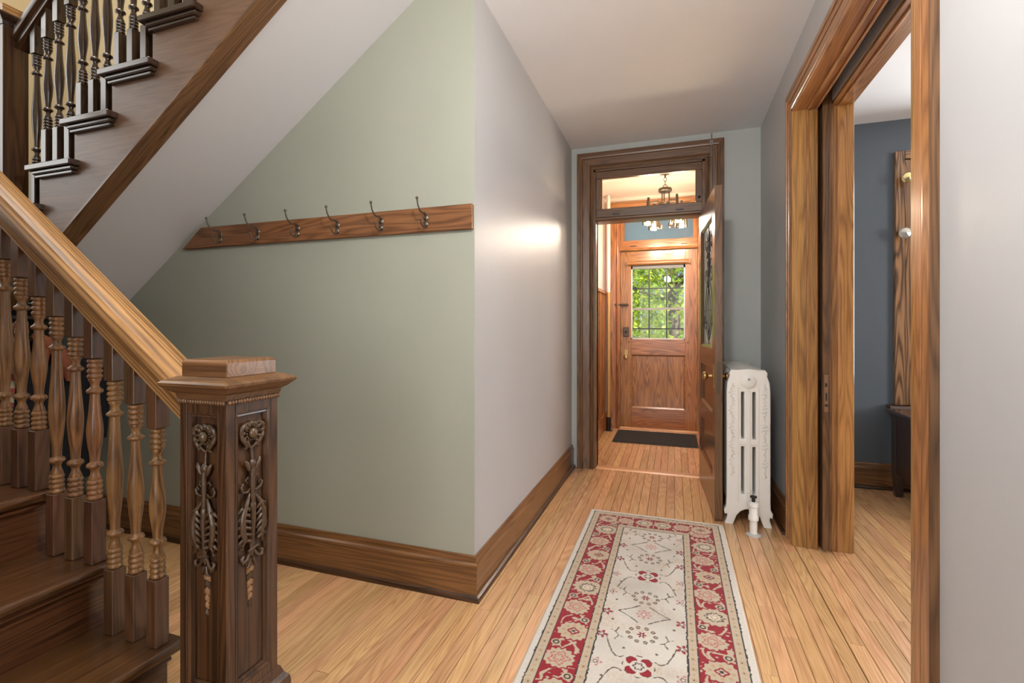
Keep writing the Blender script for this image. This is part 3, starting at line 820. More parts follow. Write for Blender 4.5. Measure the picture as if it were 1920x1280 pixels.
# ------------------------------------------------------------------ balusters
def baluster(parent, x, y, z0, ztop, slope, kturn, kblk, hb=0.18, tb=0.128):
    """square foot, turned shaft, square head cut to the rail slope"""
    w = 0.0185
    root = MB()
    root.box(-w, w, -w, w, 0, hb)
    b = root.build('baluster', kblk, parent, bevel=0.002, loc=(x, y, z0))
    Ht = ztop - z0
    zt = Ht - tb
    hd = MB()
    dz = slope * w
    hd.add([(-w, -w, zt), (w, -w, zt), (w, w, zt), (-w, w, zt), (-w, -w, Ht - dz), (w, -w, Ht + dz), (w, w, Ht + dz), (-w, w, Ht - dz)],
           [(0, 3, 2, 1), (4, 5, 6, 7), (0, 1, 5, 4), (1, 2, 6, 5), (2, 3, 7, 6), (3, 0, 4, 7)])
    hd.build('head_block', kblk, b, bevel=0.0015)
    L_ = zt - hb
    pr = []
    def rings(z, n, up=1):
        for i in range(n):
            zz = z + up * i * 0.0145
            pr.extend([(0.0145, zz), (0.0178, zz + up * 0.003), (0.0185, zz + up * 0.0065), (0.0178, zz + up * 0.010), (0.0145, zz + up * 0.013)])
    rings(hb, 4)
    zb = hb + 0.06
    pr += [(0.0155, zb), (0.0105, zb + 0.014), (0.0098, zb + 0.022), (0.013, zb + 0.030), (0.0195, zb + 0.034), (0.0205, zb + 0.038), (0.0185, zb + 0.043), (0.0115, zb + 0.048)]
    z1 = zb + 0.050
    ze = zt - 0.060
    z2 = ze - 0.042
    for f, r in ((0.0, 0.0112), (0.1, 0.0125), (0.22, 0.0160), (0.36, 0.0192), (0.46, 0.0198), (0.58, 0.0180), (0.75, 0.0142), (0.9, 0.0122), (1.0, 0.0115)):
        pr.append((r, z1 + (z2 - z1) * f))
    pr += [(0.0185, z2 + 0.004), (0.0205, z2 + 0.008), (0.0190, z2 + 0.012), (0.0125, z2 + 0.017), (0.0100, z2 + 0.024), (0.0115, z2 + 0.033), (0.0155, z2 + 0.040)]
    rings(zt - 0.058, 4)
    MB().lathe(pr, (0, 0, 0), 14).build('turned_shaft', kturn, b, smooth=50)
    return b
def rail_low(x): return 0.9916 + SL * (-1.2086 - x)
bal = thing('stair_balustrade', 'turned oak balustrade with broad handrail on the lower flight', 'balustrade', (0, 0, 0))
for n in range(2, 9):
    for k in range(3):
        x = nose(n) - 0.046 - k * RUN / 3
        baluster(bal, x, BALY, RISE * n + 0.0005, rail_low(x) + 0.004, -SL, W('balus', 'z'), W('balblk', 'z'))
RP = [(-0.031, 0), (0.031, 0), (0.032, 0.008), (0.026, 0.012), (0.026, 0.018), (0.029, 0.026), (0.038, 0.031), (0.046, 0.034), (0.048, 0.040), (0.048, 0.064),
      (0.045, 0.074), (0.036, 0.084), (0.018, 0.091), (0, 0.093)]
RP = RP + [(-p, q) for p, q in RP[::-1] if p > 0 and q > 0]
def handrail(parent, xa, xb, zf, slope, y, mat, k=1.0):
    ang = math.atan(slope)
    ln = (xb - xa) / math.cos(ang)
    # grain runs along local x; ends cut plumb
    m_ = MB()
    r0, r1 = [], []
    for p, q in RP:
        p *= k; q *= k
        sh = q * math.tan(ang)
        r0.append((sh, p, q)); r1.append((ln + sh, p, q))
    m_.loft([r0, r1])
    o = m_.build('handrail', mat, parent, smooth=25, loc=(xa, y, zf(xa)), rot=(0, -ang, 0))
    return o
handrail(bal, -3.30, -1.136, rail_low, -SL, BALY, W('rail', 'x'))

# ------------------------------------------------------------------ lower newel
NX1, NY0, NWD = -0.986, 0.844, 0.152
nxc, nyc = NX1 - NWD / 2, NY0 + NWD / 2
nw = thing('newel_post', 'massive carved oak newel post with a moulded square cap', 'newel post', (nxc, nyc, 0))
h = NWD / 2
DK = W('dark', 'z')
zpb, zpt = 0.355, 1.015
si = 0.024
# core and frame (stiles + rails on every face) so the panels are really recessed
boxo('core', DK, nw, -h + 0.014, h - 0.014, -h + 0.014, h - 0.014, 0.182, 1.06)
for sx in (-1, 1):
    for sy in (-1, 1):
        xa, xb = sorted((sx * h, sx * (h - si))); ya_, yb_ = sorted((sy * h, sy * (h - si)))
        boxo('stile', DK, nw, xa, xb, ya_, yb_, 0.182, 1.06, bevel=0.0025)
for rz in range(4):
    for za, zb in ((0.182, zpb), (zpt, 1.06)):
        o = boxo('rail', DK, nw, -h + si, h - si, -h, -h + 0.0145, za, zb)
        o.rotation_euler = (0, 0, rz * math.pi / 2)
    mo = MB()
    ring = lambda u, y: [(-h + si + u, y, zpb + u), (h - si - u, y, zpb + u), (h - si - u, y, zpt - u), (-h + si + u, y, zpt - u)]
    pr = [(0, -h + 0.001), (0.004, -h + 0.001), (0.007, -h + 0.006), (0.011, -h + 0.005), (0.014, -h + 0.0125), (0.0, -h + 0.0138)]
    mo.loft([ring(*q) for q in pr] + [ring(*pr[0])], caps=False).build('panel_moulding', DK, nw, rot=(0, 0, rz * math.pi / 2))
def sq(r, z): return [(-r, -r, z), (r, -r, z), (r, r, z), (-r, r, z)]
MB().loft([sq(r, z) for r, z in ((h + 0.022, 0.182), (h + 0.022, 0.285), (h + 0.020, 0.300), (h + 0.010, 0.312), (h + 0.004, 0.330), (h + 0.0005, 0.332))]).build('plinth', W('dark', 'z'), nw)
cap = MB().loft([sq(r, z) for r, z in ((h + 0.003, 1.046), (h + 0.006, 1.060), (h + 0.016, 1.066), (h + 0.022, 1.072), (h + 0.031, 1.080), (h + 0.032, 1.086), (h + 0.026, 1.091), (h + 0.004, 1.100), (h - 0.01, 1.101))]).build('cap_moulding', W('trim', 'x'), nw)
MB().loft([sq(r, z) for r, z in ((h - 0.003, 1.0995), (h - 0.003, 1.135), (h - 0.007, 1.141))]).build('cap_block', W('base', 'x'), nw, bevel=0.002)
bead = MB().ball((0, 0, 0), (0.0052, 0.0052, 0.0060), 8, 5).build('bead', W('trim', 'z'), cap, smooth=60)
first = True
nb = 19
for sgn in range(4):
    for i in range(nb):
        u = -h + (i + 0.5) * NWD / nb
        p_ = {0: (u, -h - 0.004), 1: (h + 0.004, u), 2: (u, h + 0.004), 3: (-h - 0.004, u)}[sgn]
        if first: bead.location = (*p_, 1.0415); first = False
        else: dup(bead, cap, (*p_, 1.0415))

# carved ornament in relief: local x = across, -y = proud, z = up (0 at the panel top)
def carve():
    m_ = MB()
    def T(pts, r, n=8): m_.tube([(u * 1.12, -p * 1.15, -w_) for u, w_, p in pts], [q * 0.92 for q in r] if isinstance(r, list) else r, n)
    # cartouche scrolls round the rosette
    for s in (-1, 1):
        T([(s * 0.004, 0.012, 0.006), (s * 0.016, 0.010, 0.008), (s * 0.027, 0.018, 0.009), (s * 0.030, 0.030, 0.008), (s * 0.024, 0.036, 0.008), (s * 0.020, 0.030, 0.009)], [0.003, 0.005, 0.006, 0.006, 0.005, 0.003])
        T([(s * 0.030, 0.030, 0.006), (s * 0.027, 0.045, 0.008), (s * 0.018, 0.058, 0.009), (s * 0.013, 0.068, 0.008), (s * 0.018, 0.072, 0.006)], [0.004, 0.006, 0.006, 0.005, 0.003])
        T([(0, 0.074, 0.004), (s * 0.010, 0.064, 0.008), (s * 0.014, 0.056, 0.007)], [0.003, 0.004, 0.002])
        # bud petals
        T([(s * 0.002, 0.132, 0.005), (s * 0.010, 0.122, 0.009), (s * 0.016, 0.108, 0.010), (s * 0.020, 0.100, 0.008)], [0.003, 0.006, 0.006, 0.003])
        # side tendrils
        T([(0, 0.172, 0.004), (s * 0.012, 0.180, 0.006), (s * 0.024, 0.176, 0.006), (s * 0.028, 0.164, 0.006), (s * 0.022, 0.158, 0.006), (s * 0.019, 0.165, 0.006)], [0.003, 0.0035, 0.004, 0.004, 0.003, 0.002])
        # acanthus pair
        T([(s * 0.004, 0.185, 0.005), (s * 0.016, 0.205, 0.010), (s * 0.027, 0.235, 0.011), (s * 0.028, 0.268, 0.011), (s * 0.020, 0.292, 0.010), (s * 0.026, 0.305, 0.008), (s * 0.031, 0.296, 0.006)], [0.003, 0.006, 0.008, 0.009, 0.007, 0.005, 0.003])
        for q in range(6):
            w0 = 0.212 + q * 0.016
            T([(s * 0.024, w0, 0.010), (s * (0.014 - 0.001 * q), w0 + 0.006, 0.014), (s * 0.009, w0 + 0.016, 0.009)], [0.005, 0.004, 0.002], 6)
        T([(0, 0.285, 0.006), (s * 0.004, 0.305, 0.008), (s * 0.004, 0.322, 0.008)], [0.004, 0.004, 0.003])
        # lower scroll pair
        T([(s * 0.003, 0.326, 0.006), (s * 0.014, 0.345, 0.008), (s * 0.025, 0.348, 0.008), (s * 0.027, 0.336, 0.007), (s * 0.021, 0.333, 0.007)], [0.004, 0.005, 0.006, 0.005, 0.003])
        T([(s * 0.003, 0.345, 0.006), (s * 0.008, 0.362, 0.008), (s * 0.013, 0.366, 0.006)], [0.004, 0.005, 0.003])
    for k in range(5):
        a = math.pi * (0.18 + 0.16 * k)
        m_.ball((0.021 * math.cos(a), -0.007, -0.034 + 0.022 * math.sin(a)), (0.008, 0.007, 0.008), 8, 5)
    T([(0, 0.07, 0.004), (0.001, 0.10, 0.007), (0, 0.13, 0.009), (0, 0.18, 0.009), (0, 0.24, 0.010), (0, 0.30, 0.009), (0, 0.34, 0.006)], [0.003, 0.004, 0.007, 0.006, 0.008, 0.005, 0.004])
    m_.ball((0, -0.009, -0.112), (0.010, 0.008, 0.012), 10, 6)
    m_.ball((0, -0.010, -0.218), (0.009, 0.009, 0.018), 10, 6)
    for s in (-1, 1):
        for q in range(4):
            a = 0.9 + q * 0.55
            T([(s * 0.017 * math.sin(a), 0.036 - 0.019 * math.cos(a), 0.006), (s * 0.026 * math.sin(a), 0.036 - 0.028 * math.cos(a), 0.010), (s * 0.030 * math.sin(a + 0.15), 0.036 - 0.031 * math.cos(a + 0.15), 0.006)], [0.003, 0.005, 0.002], 6)
        for q in range(5):
            w0 = 0.215 + q * 0.019
            T([(s * 0.026, w0, 0.008), (s * 0.033, w0 + 0.004, 0.009), (s * 0.036, w0 + 0.012, 0.005)], [0.004, 0.004, 0.002], 6)
        T([(s * 0.006, 0.150, 0.006), (s * 0.013, 0.142, 0.008), (s * 0.016, 0.150, 0.007), (s * 0.011, 0.158, 0.006)], [0.002, 0.003, 0.003, 0.002], 6)
        T([(s * 0.020, 0.300, 0.006), (s * 0.028, 0.314, 0.008), (s * 0.033, 0.310, 0.006)], [0.003, 0.005, 0.003], 6)
    T([(-0.013, 0.324, 0.010), (0.013, 0.318, 0.010)], 0.0032)
    return m_
def ornament(rz, name='carved_ornament'):
    o = carve().build(name, CARVE, nw, smooth=60, rot=(0, 0, rz))
    d = Vector((0, -(h - 0.0145), 0)); d.rotate(Matrix.Rotation(rz, 3, 'Z'))
    o.location = (d.x, d.y, zpt - 0.022)
    rs = MB().ball((0, -0.012, -0.036), (0.0115, 0.010, 0.0135), 14, 8)
    for k in range(16):
        a = 2 * math.pi * k / 16
        rs.ball((0.0155 * math.cos(a), -0.009, -0.036 + 0.0175 * math.sin(a)), 0.0026, 6, 4)
    rs.build('rosette', plain('rubbed_carving', (0.085, 0.050, 0.024), 0.25, 0, 0.6), o, smooth=60)
    for k in range(7):
        w_ = 0.352 + k * 0.0165; s_ = 0.0125 - k * 0.0012
        v_ = [(0, -0.004, -w_ + 0.006), (s_, -0.003, -w_ - 0.004), (s_ * 0.85, -0.002, -w_ - 0.016), (0, -0.007, -w_ - 0.008), (-s_ * 0.85, -0.002, -w_ - 0.016), (-s_, -0.003, -w_ - 0.004),
              (0, 0.001, -w_ + 0.006), (s_, 0.001, -w_ - 0.004), (s_ * 0.85, 0.001, -w_ - 0.016), (0, 0.001, -w_ - 0.008), (-s_ * 0.85, 0.001, -w_ - 0.016), (-s_, 0.001, -w_ - 0.004)]
        MB().add(v_, [(0, 1, 3), (1, 2, 3), (0, 3, 5), (3, 4, 5), (0, 6, 7, 1), (1, 7, 8, 2), (2, 8, 9, 3), (3, 9, 10, 4), (4, 10, 11, 5), (5, 11, 6, 0)]).build('husk', HUSK if k not in (2, 6) else CARVE, o)
    return o
ornament(0.0)
ornament(math.pi / 2)

# ------------------------------------------------------------------ upper flight
YT, YS = 1.40, 1.443
def nose2(k): return -2.896 + RUN * k            # k=0 is the tread at z=1.98
up = thing('upper_staircase', 'upper stair flight rising to the right above the soffit', 'staircase', (0, 0, 0))
UD = W('updark', 'x')
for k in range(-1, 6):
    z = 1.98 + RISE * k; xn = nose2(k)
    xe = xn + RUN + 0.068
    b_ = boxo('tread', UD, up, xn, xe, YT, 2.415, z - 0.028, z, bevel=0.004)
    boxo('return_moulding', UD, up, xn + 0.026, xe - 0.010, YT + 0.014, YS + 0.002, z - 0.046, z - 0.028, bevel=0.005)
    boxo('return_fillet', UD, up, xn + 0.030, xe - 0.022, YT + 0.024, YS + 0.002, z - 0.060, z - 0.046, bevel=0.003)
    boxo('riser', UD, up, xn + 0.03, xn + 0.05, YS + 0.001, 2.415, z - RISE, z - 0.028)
sp = []
for k in range(-1, 6):
    z = 1.98 + RISE * k
    sp += [(nose2(k) + 0.032, z - RISE - 0.0285 if k > -1 else z - RISE - 0.2), (nose2(k) + 0.032, z - 0.0285)]
sbot = lambda x: 0.712 * x + 3.573
sp += [(nose2(5) + RUN, 1.98 + RISE * 5 - 0.0285), (nose2(5) + RUN, sbot(nose2(5) + RUN)), (-3.118, sbot(-3.118))]
MB().loft([[(x, y, z) for x, z in sp] for y in (YS, YS + 0.05)]).build('stringer', W('string', 'x'), up)
# moulded trim closing the underside of the stringer
ang = math.atan(0.712)
ln = 1.76 / math.cos(ang)
tp = [(-0.006, 0.0), (-0.006, -0.010), (0.0, -0.014), (0.046, -0.014), (0.050, -0.008), (0.056, -0.008), (0.060, -0.012), (0.082, -0.012), (0.086, -0.004), (0.090, 0.0)]
MB().prism(tp, lambda a, p, q: (a, p, q), -0.1, ln).build('stringer_trim', W('trim', 'x'), up, loc=(-3.10, YS, sbot(-3.10) + 0.004), rot=(0, -ang, 0))

def rail_up(x): return 2.69 + SL * (x + 2.896)
ub = thing('upper_balustrade', 'dark turned balustrade on the upper flight', 'balustrade', (0, 0, 0))
UBY = YS + 0.025
for k in range(-1, 6):
    for j in range(3):
        x = nose2(k) + 0.046 + j * RUN / 3
        if k == -1 and j < 2: continue
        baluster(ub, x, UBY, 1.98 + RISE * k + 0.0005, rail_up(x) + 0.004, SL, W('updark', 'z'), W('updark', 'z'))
handrail(ub, -3.052, -1.4, rail_up, SL, UBY, W('dark', 'x'), 0.9)
un = thing('landing_newel', 'plain dark newel post at the foot of the upper flight', 'newel post', (-3.10, UBY - 0.022, 0))
hw = 0.049
MB().loft([sq(r, z) for r, z in ((hw, 1.7995), (hw, 2.69))]).build('shaft', W('dark', 'z'), un, bevel=0.003)
MB().loft([sq(r, z) for r, z in ((hw + 0.003, 2.675), (hw + 0.008, 2.69), (hw + 0.020, 2.705), (hw + 0.026, 2.715), (hw + 0.026, 2.722), (hw + 0.012, 2.732))]).build('cap_moulding', W('updark', 'x'), un)
MB().loft([sq(r, z) for r, z in ((hw + 0.004, 2.730), (hw + 0.004, 2.770), (hw, 2.775))]).build('cap_block', W('rail', 'y'), un)

# ------------------------------------------------------------------ coat rail
cr = thing('coat_rack', 'long oak coat rail with six double hooks on the sage wall', 'coat rack', (0, 0, 0))
pol = [(-2.628, 1.655), (XL - 0.003, 1.655), (XL - 0.003, 1.768), (-2.487, 1.768)]
MB().loft([[(x, y, z) for x, z in pol] for y in (YG - 0.022, YG - 0.0005)]).build('board', W('rack', 'x'), cr, bevel=0.003)
hookm = None
HK = plain('antique_hook', (0.16, 0.13, 0.10), 0.35, 0.9)
for i, x in enumerate((-2.335, -2.074, -1.813, -1.569, -1.319, -1.08)):
    if hookm is None:
        hookm = MB().box(-0.008, 0.008, -0.006, 0, -0.030, 0.026).ball((0, -0.004, 0.010), (0.014, 0.006, 0.014)).ball((0, -0.004, -0.018), (0.011, 0.006, 0.012)).build('hook', HK, cr, smooth=40)
        MB().tube([(0, -0.004, 0.020), (0, -0.018, 0.030), (0, -0.040, 0.026), (0, -0.062, 0.032), (0, -0.078, 0.052), (0, -0.086, 0.078)], [0.005, 0.0045, 0.004, 0.0038, 0.0036, 0.0036], 8).ball((0, -0.087, 0.082), 0.0068).build('upper_prong', HK, hookm, smooth=50)
        MB().tube([(0, -0.004, -0.012), (0, -0.014, -0.030), (0, -0.030, -0.036), (0, -0.046, -0.026), (0, -0.052, -0.008)], [0.005, 0.0045, 0.004, 0.0036, 0.0034], 8).ball((0, -0.052, -0.005), 0.0055).build('lower_prong', HK, hookm, smooth=50)
        hk = hookm
    else:
        hk = dup(hookm, cr)
    hk.location = (x, YG - 0.022, 1.708)

# ------------------------------------------------------------------ radiator
rad = thing('radiator', 'tall white ornate cast-iron column radiator by the right wall', 'radiator', (0.427, 3.245, 0))
def plate(outlines, thick, bev, name, mat, parent):
    cu = bpy.data.curves.new(name, 'CURVE'); cu.dimensions = '2D'; cu.fill_mode = 'BOTH'
    cu.extrude = thick / 2 - bev; cu.bevel_depth = bev; cu.bevel_resolution = 2
    for ol in outlines:
        s_ = cu.splines.new('POLY'); s_.points.add(len(ol) - 1)
        for p_, (x, z) in zip(s_.points, ol): p_.co = (x, z, 0, 1)
        s_.use_cyclic_u = True
    tmp = bpy.data.objects.new(name, cu); COL.objects.link(tmp)
    dg = bpy.context.evaluated_depsgraph_get()
    me = bpy.data.meshes.new_from_object(tmp.evaluated_get(dg))
    bpy.data.objects.remove(tmp)
    me.materials.clear(); me.materials.append(mat)
    for p_ in me.polygons: p_.use_smooth = True
    me.set_sharp_from_angle(angle=R(40))
    o = bpy.data.objects.new(name, me); COL.objects.link(o); o.parent = parent
    o.rotation_euler = (R(90), 0, 0)
    return o
def rrect(x0, x1, z0, z1, r, n=5):
    out = []
    for cx, cz, a0 in ((x1 - r, z1 - r, 0), (x0 + r, z1 - r, 90), (x0 + r, z0 + r, 180), (x1 - r, z0 + r, 270)):
        for i in range(n + 1):
            a = R(a0 + 90 * i / n)
            out.append((cx + r * math.cos(a), cz + r * math.sin(a)))
    return out
foot = [(-0.116, 0.16), (-0.118, 0.105), (-0.130, 0.085), (-0.128, 0.066), (-0.114, 0.070), (-0.112, 0.045), (-0.122, 0.012), (-0.124, 0.004), (-0.090, 0.004), (-0.084, 0.02), (-0.070, 0.06), (-0.045, 0.09), (-0.015, 0.105),
        (0.015, 0.105), (0.045, 0.09), (0.070, 0.06), (0.084, 0.02), (0.090, 0.004), (0.124, 0.004), (0.122, 0.012), (0.112, 0.045), (0.114, 0.070), (0.128, 0.066), (0.130, 0.085), (0.118, 0.105), (0.116, 0.16)]
top = [(0.116, 0.82), (0.112, 0.875), (0.098, 0.915), (0.100, 0.935), (0.092, 0.948), (-0.092, 0.948), (-0.100, 0.935), (-0.098, 0.915), (-0.112, 0.875), (-0.116, 0.82)]
outer = foot + top
slots = [rrect(xc_ - 0.014, xc_ + 0.014, za, zb, 0.008, 3) for za, zb in ((0.525, 0.825), (0.185, 0.49)) for xc_ in (-0.031, 0.032)]
SEC = plate([outer] + slots, 0.062, 0.006, 'section', RADW, rad)
SEC.location = (0, 0.031, 0)
mid_outer = rrect(-0.112, 0.112, 0.085, 0.942, 0.05)
SEC2 = plate([mid_outer] + slots, 0.062, 0.006, 'section', RADW, rad)
SEC2.location = (0, 0.031 + 0.068, 0)
SEC3 = plate([mid_outer], 0.062, 0.006, 'section', RADW, rad)  # solid plate, left without slots so the front slots look dark
for k in range(2, 10):
    c = dup(SEC2 if k < 4 else SEC3, rad) if k != 4 else SEC3
    c.location = (0, 0.031 + 0.068 * k, 0)
cL = dup(SEC, rad); cL.location = (0, 0.031 + 0.068 * 10, 0)
MB().tube([(0, 0.03, 0.895), (0, 0.71, 0.895)], 0.03, 12).tube([(0, 0.03, 0.125), (0, 0.71, 0.125)], 0.028, 12).build('connecting_pipe', RADW, rad, smooth=40)
# end face ornament
MB().lathe([(0.044, 0.004), (0.044, -0.006), (0.038, -0.011), (0.010, -0.013), (0.002, -0.013)], (0, 0, 0.885), 24, 'y').build('end_boss', RADW, rad, smooth=40)
MB().lathe([(0.008, 0), (0.008, -0.008)], (0.002, -0.012, 0.898), 8, 'y').build('air_valve', STEEL, rad)
for s in (-1, 1):
    rl = MB()
    for q in range(26):
        w_ = 0.30 + q * 0.022
        amp = 0.012 * math.sin(q * 1.3)
        rl.tube([(s * 0.084 + amp, -0.001, w_), (s * (0.098 - amp), -0.003, w_ + 0.008), (s * 0.092, -0.003, w_ + 0.020), (s * 0.080, -0.001, w_ + 0.016)], [0.002, 0.0035, 0.003, 0.002], 6)
    rl.build('scroll_relief', RADW, rad, smooth=60)
    boxo('raised_rib', RADW, rad, s * 0.056 - 0.004, s * 0.056 + 0.004, -0.004, 0.002, 0.14, 0.845, bevel=0.002)
boxo('raised_rib', RADW, rad, -0.011, 0.012, -0.005, 0.002, 0.14, 0.835, bevel=0.003)
boxo('cross_rib', RADW, rad, -0.056, 0.056, -0.004, 0.002, 0.496, 0.519, bevel=0.003)
MB().ball((0, -0.006, 0.21), (0.010, 0.006, 0.010)).build('stud', RADW, rad, smooth=60)
tpm = MB()
for k in range(11):
    y = 0.031 + 0.068 * k
    tpm.loft([[(x, y + dy, 0.953 + 0.006 * math.cos(x * 30) + (0.004 if abs(dy) < 0.01 else 0)) for x in (-0.09, -0.045, 0, 0.045, 0.09)] + [(x, y + dy, 0.94) for x in (0.09, -0.09)] for dy in (-0.028, 0.0, 0.028)])
tpm.build('top_crest', RADW, rad, smooth=40)
vl = thing('radiator_valve', 'white radiator supply valve rising from a floor flange', 'valve', (0.437, 3.115, 0))
MB().lathe([(0.042, 0), (0.042, 0.005), (0.024, 0.012)], n=20).build('floor_flange', plain('flange_grey', (0.55, 0.54, 0.50), 0.45, 0.2), vl, smooth=40)
MB().lathe([(0.021, 0.01), (0.021, 0.085), (0.028, 0.09), (0.028, 0.115), (0.024, 0.12), (0.024, 0.165), (0.030, 0.17), (0.030, 0.185), (0.016, 0.195)], n=16).build('pipe', RADW, vl, smooth=40)
MB().lathe([(0.016, 0), (0.016, 0.05), (0.024, 0.055), (0.024, 0.085), (0.016, 0.09), (0.016, 0.132)], (0, 0, 0.145), 14, 'y').build('union', RADW, vl, smooth=40)
MB().lathe([(0.010, 0.195), (0.010, 0.215), (0.019, 0.22), (0.019, 0.228), (0.006, 0.232)], n=12).build('valve_handle', IRON, vl, smooth=40)

# ------------------------------------------------------------------ runner rug
def rug():
    X0, X1, Y0, Y1 = -0.525, 0.280, 0.85, 3.195
    nx_, ny_ = 300, 860
    xs = np.linspace(X0, X1, nx_); ys = np.linspace(Y0, Y1, ny_)
    Xg, Yg_ = np.meshgrid(xs, ys)
    u = Xg - (X0 + X1) / 2           # across
    v = Y1 - Yg_                     # from the far end towards the viewer
    hw_ = (X1 - X0) / 2
    rng = np.random.RandomState(3)
    def vnoise(a, b, s, seed):
        r = np.random.RandomState(seed); g = r.rand(64, 64)
        a = a * s; b = b * s
        i0 = np.floor(a).astype(int); j0 = np.floor(b).astype(int)
        fa = a - i0; fb = b - j0
        fa = fa * fa * (3 - 2 * fa); fb = fb * fb * (3 - 2 * fb)
        G = lambda i, j: g[i % 64, j % 64]
        return (G(i0, j0) * (1 - fa) + G(i0 + 1, j0) * fa) * (1 - fb) + (G(i0, j0 + 1) * (1 - fa) + G(i0 + 1, j0 + 1) * fa) * fb
    cream = np.array((0.58, 0.54, 0.48)); ivory = np.array((0.56, 0.52, 0.46)); beige = np.array((0.45, 0.37, 0.27))
    red = np.array((0.25, 0.014, 0.024)); dark = np.array((0.035, 0.028, 0.03)); tan = np.array((0.44, 0.30, 0.18)); rose = np.array((0.42, 0.13, 0.12))
    C = np.zeros(Xg.shape + (3,)); C[:] = cream
    def put(mask, col):
        C[mask] = col
    e = np.minimum(hw_ - np.abs(u), np.minimum(v, (Y1 - Y0) - v))   # distance from the nearest edge
    B1, B2, B3, B4 = 0.030, 0.068, 0.198, 0.234                     # band limits
    wob = (vnoise(u + 3, v, 90, 5) - 0.5) * 0.004
    put(e > B1, beige); put((e > B2), red); put(e > B3, beige); put(e > B4, ivory)
    # the field: brushed tan shading
    fn = vnoise(u + 5, v, 9, 11)
    fm = (e > B4)
    C[fm] = C[fm] * (0.86 + 0.2 * fn[fm])[:, None] - np.array((0.10, 0.16, 0.19)) * (np.clip(vnoise(u * 1.0 + 9, v, 14, 12) * 1.6 - 0.7, 0, 1) * vnoise(u * 3 + 2, v, 70, 13))[fm][:, None]
    for b_ in (B1, B2, B3, B4):
        put(np.abs(e + wob * 0.4 - b_) < (0.0028 if b_ in (B1, B4) else 0.0016), dark)
    # guard stripes: small dashes
    along = np.where(hw_ - np.abs(u) < np.minimum(v, (Y1 - Y0) - v), v, u)
    for bc, ph in (((B1 + B2) / 2, 0.0), ((B3 + B4) / 2, 0.02)):
        t_ = (along + ph) % 0.055 - 0.0275
        rr_ = np.hypot(t_, (e - bc))
        put(np.abs(rr_ - 0.008) < 0.0018, tan); put(rr_ < 0.003, dark)
        t2 = (along + ph + 0.0275) % 0.055 - 0.0275
        put((np.abs(t2) + np.abs(e - bc) * 0.6 < 0.0045), tan)
    inb = (e > B2 + 0.003) & (e < B3 - 0.003)
    bc = (B2 + B3) / 2
    # border motifs
    def medallion(cu, cv, r, style, sc=1.0):
        du, dv = (u - cu), (v - cv)
        rr_ = np.hypot(du, dv * 1.12) / r; th = np.arctan2(dv, du)
        wv_ = 1 + 0.07 * np.cos(14 * th) + 0.16 * (vnoise(u + 7, v, 60, 21) - 0.5)
        k = rr_ / wv_
        put(inb & (k < 1.13), red)
        if style == 0:
            put(inb & (k < 1.0), beige); put(inb & (np.abs(k - 0.50 - 0.06 * np.cos(10 * th)) < 0.05), dark); put(inb & (k < 0.34), cream); put(inb & (np.abs(k - 0.2) < 0.05), tan)
        elif style == 1:
            put(inb & (k < 0.95), beige); put(inb & (np.abs(k - 0.55 - 0.12 * np.cos(5 * th)) < 0.06), rose); put(inb & (np.abs(k - 0.28 - 0.06 * np.cos(5 * th)) < 0.05), rose)
        else:
            put(inb & (k < 0.98), beige)
            for q in range(8):
                a = q * math.pi / 4
                put(inb & (np.hypot(du - 0.62 * r * math.cos(a), dv - 0.56 * r * math.sin(a)) < 0.12 * r), tan)
            put(inb & (np.abs(k - 0.30 - 0.05 * np.cos(4 * th)) < 0.07), red); put(inb & (k < 0.12), dark)
    # red ground: vines first
    for side in (-1, 1):
        cu = side * (hw_ - bc)
        ph = 0.0 if side < 0 else 0.06
        for amp, fr, o2 in ((0.050, 18.7, 0.0), (0.050, 18.7, math.pi), (0.030, 37.4, 0.7)):
            d_ = np.abs(u - cu - amp * np.sin(fr * v + o2 + ph) - 0.02 * (vnoise(u, v, 30, 31) - 0.5))
            put(inb & (np.abs(u - cu) < 0.07) & (v > 0.05) & (d_ < 0.0052), beige)
        # small leaves
        leaf = vnoise(u * 1.2 + 11, v * 2.6, 34, 33 + side)
        put(inb & (np.abs(u - cu) < 0.066) & (leaf > 0.80), beige)
        q = 0
        cv = 0.13 + ph
        while cv < (Y1 - Y0) - 0.05:
            st_ = (1, 0, 1, 2)[q % 4]
            medallion(cu + (0.010 if q % 2 else -0.010), cv, (0.060, 0.066, 0.058, 0.062)[q % 4], st_)
            du, dv = u - cu - (-0.040 if q % 2 else 0.040), v - cv - 0.085
            put(inb & (np.hypot(du, dv) < 0.019), beige); put(inb & (np.abs(np.hypot(du, dv) - 0.010) < 0.003), dark)
            cv += 0.168; q += 1
    for end in (0, 1):
        cvv = bc if end == 0 else (Y1 - Y0) - bc
        em = inb & (np.abs(v - cvv) < 0.066)
        leaf = vnoise(u * 2.6 + 4, v * 1.2, 34, 41)
        put(em & (np.abs(u) < hw_ - 0.07) & (leaf > 0.66), beige)
        for q, cu in enumerate((-hw_ + bc, -0.165, -0.055, 0.055, 0.165, hw_ - bc)):
            medallion(cu, cvv, 0.056 if q in (0, 5) else 0.05, (2, 1, 0, 0, 1, 2)[q])
    # field motifs
    inf = (e > B4 + 0.004)
    def seg(ax, ay, bx, by, w_, col):
        pa_u, pa_v = u - ax, v - ay
        bu, bv = bx - ax, by - ay
        t_ = np.clip((pa_u * bu + pa_v * bv) / (bu * bu + bv * bv), 0, 1)
        d_ = np.hypot(pa_u - t_ * bu, pa_v - t_ * bv) + (vnoise(u + 2, v, 120, 51) - 0.5) * 0.003
        put(inf & (d_ < w_), col)
